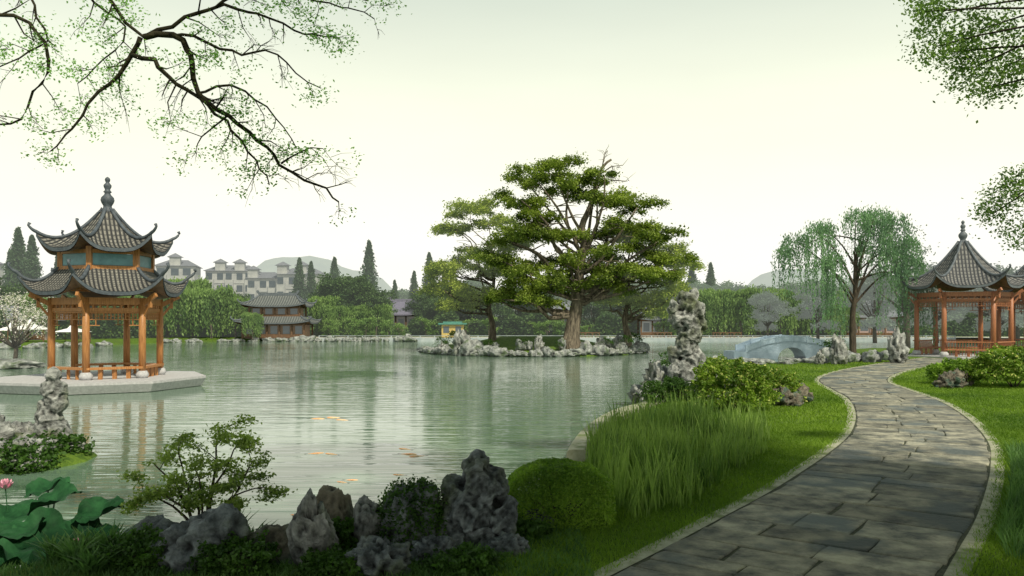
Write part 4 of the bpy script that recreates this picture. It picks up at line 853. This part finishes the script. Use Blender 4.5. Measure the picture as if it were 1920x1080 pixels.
random.seed(33)
th = thing('spring_tree','sparse spring tree with dark twisting overhanging branches','tree',(-8.6,7.8,.0))
def Lc(pts): return [(x+8.6,y-7.8,z) for x,y,z in pts]
lm = [
 (Lc([(-8.6,7.8,7.6),(-7.2,8.4,8.2),(-5.8,8.9,7.9),(-4.9,9.0,7.1),(-4.45,9,6.5),(-4.14,9,6.18)]),.072),
 (Lc([(-4.14,9,6.18),(-3.8,9,6.2),(-3.66,9,6.05),(-3.6,9,5.85),(-3.54,9,5.55),(-3.2,9,5.3),(-2.88,9,5.04),(-2.6,9,4.76),(-2.34,9,4.6),(-2.1,9,4.5),(-1.95,9,4.33)]),.036),
 (Lc([(-4.18,9,6.18),(-4.3,9.05,6.0),(-4.55,9.1,5.7),(-4.8,9.1,5.46),(-5.0,9.1,5.2),(-5.25,9.1,4.92)]),.026),
 (Lc([(-4.3,9.05,6.0),(-4.0,8.9,5.88),(-3.75,8.9,5.62),(-3.5,8.95,5.48),(-3.1,8.9,5.1),(-2.8,8.9,4.7),(-2.7,8.9,4.5)]),.025),
 (Lc([(-4.14,9,6.18),(-3.85,9.1,6.36),(-3.6,9.2,6.55),(-3.3,9.2,6.62),(-2.9,9.2,6.5),(-2.4,9.2,6.3),(-2.0,9.1,6.22)]),.022),
 (Lc([(-3.78,9,6.2),(-3.4,8.9,6.1),(-3.1,8.9,5.98),(-2.6,8.8,5.94),(-2.4,8.8,5.7),(-2.1,8.8,5.55)]),.016),
 (Lc([(-3.4,9.2,6.6),(-3.0,9.3,6.85),(-2.4,9.3,6.75),(-1.9,9.3,6.62),(-1.6,9.3,6.5)]),.016),
 (Lc([(-8.6,7.8,6.2),(-7.4,8.4,6.6),(-6.4,8.8,6.6),(-5.76,9,6.46),(-5.45,9,6.33),(-5.25,9,6.1),(-5.25,9,5.8),(-5.4,9,5.58),(-5.5,9,5.28),(-5.76,9,5.2)]),.042),
 (Lc([(-5.9,9,7.8),(-5.6,9.1,7.0),(-5.45,9.1,6.6),(-5.3,9.1,6.2),(-5.6,9.1,6.0),(-5.9,9.1,5.85)]),.02),
 (Lc([(-5.3,9,7.4),(-4.9,9.2,6.75),(-4.5,9.3,6.4),(-4.75,9.3,6.0),(-5.05,9.3,5.75)]),.018),
 (Lc([(-3.54,9,5.55),(-3.2,9.1,5.65),(-2.9,9.1,5.5),(-2.6,9.1,5.2),(-2.45,9.1,4.95)]),.014),
 (Lc([(-3.2,9,5.3),(-3.5,9.1,5.1),(-3.6,9.1,4.9)]),.010),
 (Lc([(-2.6,9,4.76),(-2.4,9.05,4.9),(-2.15,9.1,4.95)]),.010),
 (Lc([(-3.9,9.2,7.2),(-3.4,9.3,6.95),(-2.8,9.3,7.0),(-2.2,9.3,6.9),(-1.7,9.4,6.75)]),.018),
]
tpz = smooth_curve([(0,0,-1.3),(.1,0,2.5),(-.1,.1,5),(0,0,7.6),(.2,0,9.5)],.5)
b = B(); b.tube(tpz,[.36-.26*i/(len(tpz)-1) for i in range(len(tpz))],12,.1); obj('trunk',b.mesh('trunk',M['bark_branch'],True),th)
def dn(t):
    if t.x>6.0 and t.z<4.8: return .1
    return .85 if noise.noise(Vector((t.x*1.6,t.z*1.6,1)))>-.08 else .12
twiggy(th,lm,M['spring'],M['bark_branch'],.038,22,.085,tw=.36,sub=4,droop=-.06,kink=.028,dens=dn)

random.seed(44)
th = thing('broadleaf_tree','large dark leaved tree with unseen crown added to shade the path','tree',(10.8,8.2,.45))
O = Vector((10.8,8.2,.45)); b = B()
pads = []
def vis(x,y,z,r): return z-r < 3+.44*y and abs(x)-r < .68*y and y>1
vp = [(6.5,12,7.6,.5),(7.0,12,7.35,.55),(7.5,12.2,6.85,.42),(6.35,12,7.1,.32),(6.1,11.8,7.55,.26),(6.85,12,6.75,.34),(7.2,12,6.5,.30),(7.7,12,7.6,.6),(7.9,12,7.05,.5),(6.65,12.1,7.05,.33),(8.8,14,5.15,.42),(8.4,14,4.85,.28),(8.95,14,4.5,.35),(8.8,14,5.5,.26),(9.4,14,5.2,.5)]
for x,y,z,r in vp: pads.append((x-O.x,y-O.y,z-O.z,r,r,r*.9))
nv_ = 0
while nv_ < 170:  # unseen crown pads, added overhead to shade the foreground
    a = Vector((random.uniform(-12,5),random.uniform(-15,-.5),random.uniform(4.6,9.0))); w = O+a
    if ((a.x+3.5)/8.6)**2+((a.y+7)/7)**2+((a.z-6.6)/3.0)**2 > 1.25: continue
    if vis(w.x,w.y,w.z,1.6): continue
    if w.y > 3.2 and w.x > 9.5: continue
    pads.append((a.x,a.y,a.z,1.05,1.05,.55)); nv_ += 1
nv_ = 0
while nv_ < 60:  # more out-of-view pads, added ahead to darken the near path
    w = Vector((random.uniform(-1,8.5),random.uniform(3,12),random.uniform(6.2,11.0)))
    if vis(w.x,w.y,w.z,1.7): continue
    a = w-O; pads.append((a.x,a.y,a.z,1.05,1.05,.5)); nv_ += 1
b.tube([(0,0,-.3),(.1,0,1.5),(-.1,0,3.5),(0,-.2,6),(.1,-.5,8.5)],[.42,.33,.28,.2,.08],12,.1)
for i,p in enumerate(pads):
    if i < len(vp) or i%4 == 0:
        s0 = Vector((0,0,random.uniform(3.6,6))); e = Vector(p[:3])
        if i >= len(vp): s0 = Vector((0,0,7.5))
        cv = smooth_curve([s0,s0.lerp(e,.4)+Vector((0,0,.8)),s0.lerp(e,.75)+Vector((0,0,.5)),e],.6); r1 = .035 if i < len(vp) else .07; b.tube(cv,[r1*(1-.9*k/(len(cv)-1))+.006 for k in range(len(cv))],6)
obj('trunk',b.mesh('trunk',M['bark'],True),th)
C1 = clumps(pads[:len(vp)],56,40,.11,.95,-1); C2 = clumps(pads[len(vp):],11,34,.38,.6)
V = np.concatenate([leaf_quads(C1,.058,.6,.2),leaf_quads(C2,.25,.75,.5)]); obj('crown',quads('crown',V,M['over']),th)

def blades(P,Z,h,w,lean,curl=.5,seg=2):
    n = len(P); a = RG.uniform(0,6.283,n); dx = np.cos(a); dy = np.sin(a); H = h*RG.uniform(.45,1.2,n); ln = lean*RG.uniform(.2,1.2,n)*H
    ta = RG.uniform(0,6.283,n); wx = np.cos(ta)*w*.5; wy = np.sin(ta)*w*.5; out = []
    pr = None
    for k in range(seg+1):
        t = k/seg; o = ln*t**(1+curl); ww = (1-t)**.7 if k==seg else (1-.35*t)
        c = np.column_stack([P[:,0]+dx*o,P[:,1]+dy*o,Z+H*t*(1-.15*lean*t)]); l = c-np.column_stack([wx,wy,0*wx])*max(ww,.08); r = c+np.column_stack([wx,wy,0*wx])*max(ww,.08)
        if pr is not None: out.append(np.stack([pr[0],pr[1],r,l],1))
        pr = (l,r)
    return np.concatenate(out).reshape(-1,3)
poly = np.array([(1.5,9.9),(2.2,10.2),(3.3,12.4),(4.8,15.0),(5.9,18.2),(5.6,20),(3.4,20.6),(2.4,19.0),(1.7,17),(1.2,13.6),(1.1,11.6)])
P = np.column_stack([RG.uniform(.9,6,60000),RG.uniform(9.8,22,60000)]); P = P[inside(P,poly)]
nt_ = 330; tus = P[RG.integers(0,len(P),nt_)]; hs = RG.uniform(.4,1.3,nt_); id_ = RG.integers(0,nt_,5200); P = tus[id_]+RG.normal(size=(5200,2))*.10
k = inside(P,poly); P = P[k]; hs = hs[id_][k]
o = obj('reeds',quads('reeds',blades(P,height(P)-.02,.64*hs,.022,.28,.8,3),M['reed'])); tag(o,'tall green reeds growing along the lake bank','reeds',kind='stuff')
def grass(n,xr,yr,h,w):
    P = np.column_stack([RG.uniform(*xr,n),RG.uniform(*yr,n)]); P = P[(np.abs(P[:,0])<.68*P[:,1]+1)]
    s,_,_ = land(P); P = P[(s>.25)]; d = segdist(P,pathc[::3]); P = P[d>1.42+RG.uniform(-.08,.12,len(P))]
    return blades(P,height(P)-.005,h,w,.7,.6,2)
V = np.concatenate([grass(150000,(-.2,10),(6.3,12),.07,.009),grass(170000,(-.5,14),(12,19),.07,.014),grass(140000,(2,22),(19,34),.07,.024),grass(50000,(6,36),(34,52),.08,.04)])
o = obj('lawn_blades',quads('lawn_blades',V,M['grass'])); tag(o,'short green lawn grass on both sides of path','grass',kind='stuff')
P = np.column_stack([RG.uniform(5.2,11,30000),RG.uniform(7.3,15,30000)]); d = segdist(P,pathc[::3]); P = P[(d>1.6)&(d<4.5)&(P[:,0]>.5*P[:,1]+1.0)]
o = obj('long_grass',quads('long_grass',blades(P,height(P)-.01,.32,.012,.5,.8,3),M['tuft'])); tag(o,'longer shaded grass growing beside the path','grass',kind='stuff')  # dense dark blades put the foreground corner's shade into the grass
P = np.column_stack([RG.uniform(-5.5,.8,30000),RG.uniform(7.2,11.5,30000)]); s,_,_ = land(P); P = P[(s>-.02)]
o = obj('bank_grass',quads('bank_grass',blades(P,height(P)-.01,.10,.012,.7,.8,2),M['tuft'])); tag(o,'dark grass growing between the bank boulders','ground cover',kind='stuff')

def tuft(name,label,loc,n,h,w,mat,lean=.9):
    P = RG.normal(size=(n,2))*.035; o = obj(name,quads(name,blades(P,np.zeros(n),h,w,lean,.9,5),mat),loc=loc); return tag(o,label,'plant','spiky tufts')
for (x,y,h) in [(-3.45,9.1,.36),(-3.15,9.0,.40),(-2.9,8.95,.30),(-4.25,8.45,.34),(-4.6,8.6,.34),(-4.0,8.2,.30),(-4.4,8.05,.36),(-4.75,8.3,.32),(-4.1,7.8,.3)]:
    tuft('spiky_plant','spiky green bladed plant between boulders',(x,y,max(.05,gz(x,y))-.02),90,h,.030,M['tuft'],.8)

random.seed(77)
def lotus_leaf(R,seed):
    b = B(); nr,na = 12,60; V=[]; F=[]
    for j in range(nr+1):
        q = j/nr
        for k in range(na):
            a = 2*math.pi*k/na
            r = R*q*(1+.08*math.sin(3*a+seed)*q+.03*math.sin(9*a+seed))
            z = R*(.42*q*q-.10*(q>0)+.13*q**3*math.sin(4*a+seed)+.06*q**3*math.sin(9*a+2*seed)-.55*max(0,q-.66)*(1+math.sin(2*a+seed*3)))
            V.append((r*math.cos(a),r*math.sin(a),z+.022*R*math.cos(20*a)*q))
    for j in range(nr):
        for k in range(na): F.append((j*na+k,j*na+(k+1)%na,(j+1)*na+(k+1)%na,(j+1)*na+k))
    b.add(V,F); return b.mesh('leaf',M['lotus'],True)
LM = [lotus_leaf(.40,i*1.7) for i in range(5)]
def flower(th,loc,s=1):
    b = B()
    for ring,(n,tilt,l) in enumerate([(8,.35,.11),(8,.75,.12),(6,1.1,.11)]):
        for k in range(n):
            a = 2*math.pi*(k+.5*ring)/n; d = Vector((math.cos(a)*math.sin(tilt),math.sin(a)*math.sin(tilt),math.cos(tilt))); sd = Vector((-math.sin(a),math.cos(a),0))
            V = [Vector((0,0,0)),d*l*.45+sd*.03,d*l*.8+sd*.022+Vector((0,0,.02)),d*l+Vector((0,0,.035)),d*l*.8-sd*.022+Vector((0,0,.02)),d*l*.45-sd*.03]
            b.add([v*s for v in V],[(0,1,2,3),(0,3,4,5)])
    obj('flower',b.mesh('flower',M['petal'],True),th,loc)
def lotus(loc,leaves,flowers,label):
    th = thing('lotus_plant',label,'lotus',loc); b = B()
    for (x,y,z,s,i) in leaves:
        obj('leaf',LM[i%5],th,(x,y,z),(random.uniform(.0,.4),random.uniform(-.35,.35),random.uniform(-1,1)),(s,s,s)); b.tube([(x*.6,y*.6,-.5),(x*.8,y*.9,z*.4),(x,y,z-.03)],[.012,.011,.009],6)
    for (x,y,z) in flowers:
        flower(th,(x,y,z)); b.tube([(x*.6,y*.6,-.5),(x*.9,y,z*.4),(x,y,z)],[.009,.008,.007],6)
    obj('stem',b.mesh('stem',M['lotus'],True),th)
lotus((-6.1,10.2,0),[(.15,.2,.66,.8,0),(.72,.25,.50,.8,1),(-.35,-.05,.52,1.0,2),(.35,-.5,.35,.95,3),(-.25,.75,.70,.7,4),(.95,-.25,.32,.65,3),(-.1,-.35,.34,.9,1),(.5,.1,.30,.8,4)],[(-.42,.1,.82)],'broad green lotus leaves with a pink flower')
lotus((-5.45,9.1,0),[(-.35,.1,.40,1.1,2),(.2,.25,.34,.9,0),(-.15,-.3,.32,1.0,4),(.4,-.15,.28,.8,1),(-.55,.5,.38,.9,3),(.1,-.55,.26,.8,2),(.55,.35,.24,.65,4)],[(.66,-.25,.46),(.76,-.40,.38)],'low lotus leaves with small pink flowers')

b = B(); b.lathe([(.002,0),(.05,.06),(.075,.16),(.07,.26),(.04,.38),(.015,.46)],12)
b.v = [(z-.23,x,y*.6) for x,y,z in b.v]; b.add([(.20,0,0),(.36,.08,.0),(.31,0,.0),(.36,-.08,.0)],[(0,1,2),(0,2,3)])
b.add([(-.08,.06,0),(.02,.16,0),(.04,.07,0),(-.08,-.06,0),(.02,-.16,0),(.04,-.07,0)],[(0,1,2),(3,5,4)]); km = b.mesh('koi_fish',M['koi'],True)
for i,(x,y) in enumerate([(-5.9,24.3),(-5.5,24.6),(-5.1,24.0),(-4.4,18.0),(-4.05,17.9),(-2.5,18.6),(-2.3,17.9),(-2.1,17.6),(-2.2,15.5),(-3.0,15.0),(-3.15,14.8),(-3.3,12.3)]):
    s = .55+.25*(y>17)+.15*(y>22); tag(obj('koi_fish',km,loc=(x,y,.0),rot=(0,0,random.uniform(-.6,.6)+(math.pi if i%3==0 else 0)),scale=(s,s*.8,s*.6)),'orange gold koi swimming at the water surface','fish','koi in the lake')

# ------------------------------------------------------------------ light, sky, camera
wd = bpy.data.worlds.new('World'); scene.world = wd; wd.use_nodes = True; nt = wd.node_tree; N = nt.nodes; L = nt.links; N.clear()
sky = N.new('ShaderNodeTexSky'); sky.sky_type = 'NISHITA'; sky.sun_disc = False; sky.sun_elevation = rad(50); sky.sun_rotation = rad(148); sky.dust_density = 4; sky.air_density = 1.2
tc = N.new('ShaderNodeTexCoord'); sp = N.new('ShaderNodeSeparateXYZ'); L.new(tc.outputs['Generated'], sp.inputs[0])
cr = N.new('ShaderNodeValToRGB'); e = cr.color_ramp.elements
e[0].position = 0.0; e[0].color = (1.04,1.04,.98,1); e[1].position = 1.0; e[1].color = (.18,.22,.23,1)
for p_,c_ in [(.09,(1.10,1.08,.99,1)),(.18,(1.09,1.08,.89,1)),(.28,(.98,1.01,.82,1)),(.37,(.76,.83,.70,1)),(.6,(.32,.39,.36,1))]:
    x = cr.color_ramp.elements.new(p_); x.color = c_
L.new(sp.outputs[2], cr.inputs[0])
nz = N.new('ShaderNodeTexNoise'); nz.inputs['Scale'].default_value = 1.6; nz.inputs['Detail'].default_value = 4; mpz = N.new('ShaderNodeMapping'); mpz.inputs['Scale'].default_value = (1,1,4); L.new(tc.outputs['Generated'],mpz.inputs[0]); L.new(mpz.outputs[0],nz.inputs['Vector'])
nm = N.new('ShaderNodeMapRange'); nm.inputs[1].default_value=.3; nm.inputs[2].default_value=.7; nm.inputs[3].default_value = 9.8; nm.inputs[4].default_value = 10.7; L.new(nz.outputs[0],nm.inputs[0])
sc = N.new('ShaderNodeVectorMath'); sc.operation = 'SCALE'; L.new(cr.outputs[0], sc.inputs[0]); L.new(nm.outputs[0], sc.inputs[3])
mx = N.new('ShaderNodeMix'); mx.data_type = 'RGBA'; mx.inputs[0].default_value = .95; L.new(sky.outputs[0], mx.inputs[6]); L.new(sc.outputs[0], mx.inputs[7])
bg = N.new('ShaderNodeBackground'); bg.inputs[1].default_value = .1; L.new(mx.outputs[2], bg.inputs[0]); ow = N.new('ShaderNodeOutputWorld'); L.new(bg.outputs[0], ow.inputs[0])
sd = bpy.data.lights.new('sun','SUN'); sd.energy = 4.4; sd.angle = rad(2.5); sd.color = (1,.92,.74)
so = bpy.data.objects.new('sun',sd); COL.objects.link(so); so.rotation_euler = Vector((-.36,.58,-.8)).to_track_quat('-Z','Y').to_euler(); so.location = (30,-30,40)
cd = bpy.data.cameras.new('camera'); cd.lens = 28.125; cd.sensor_width = 36; cd.shift_y = .03125; cd.clip_end = 6000; cd.clip_start = .1
co = bpy.data.objects.new('camera',cd); COL.objects.link(co); co.location = (0,0,3.0); co.rotation_euler = (rad(90),0,0); scene.camera = co
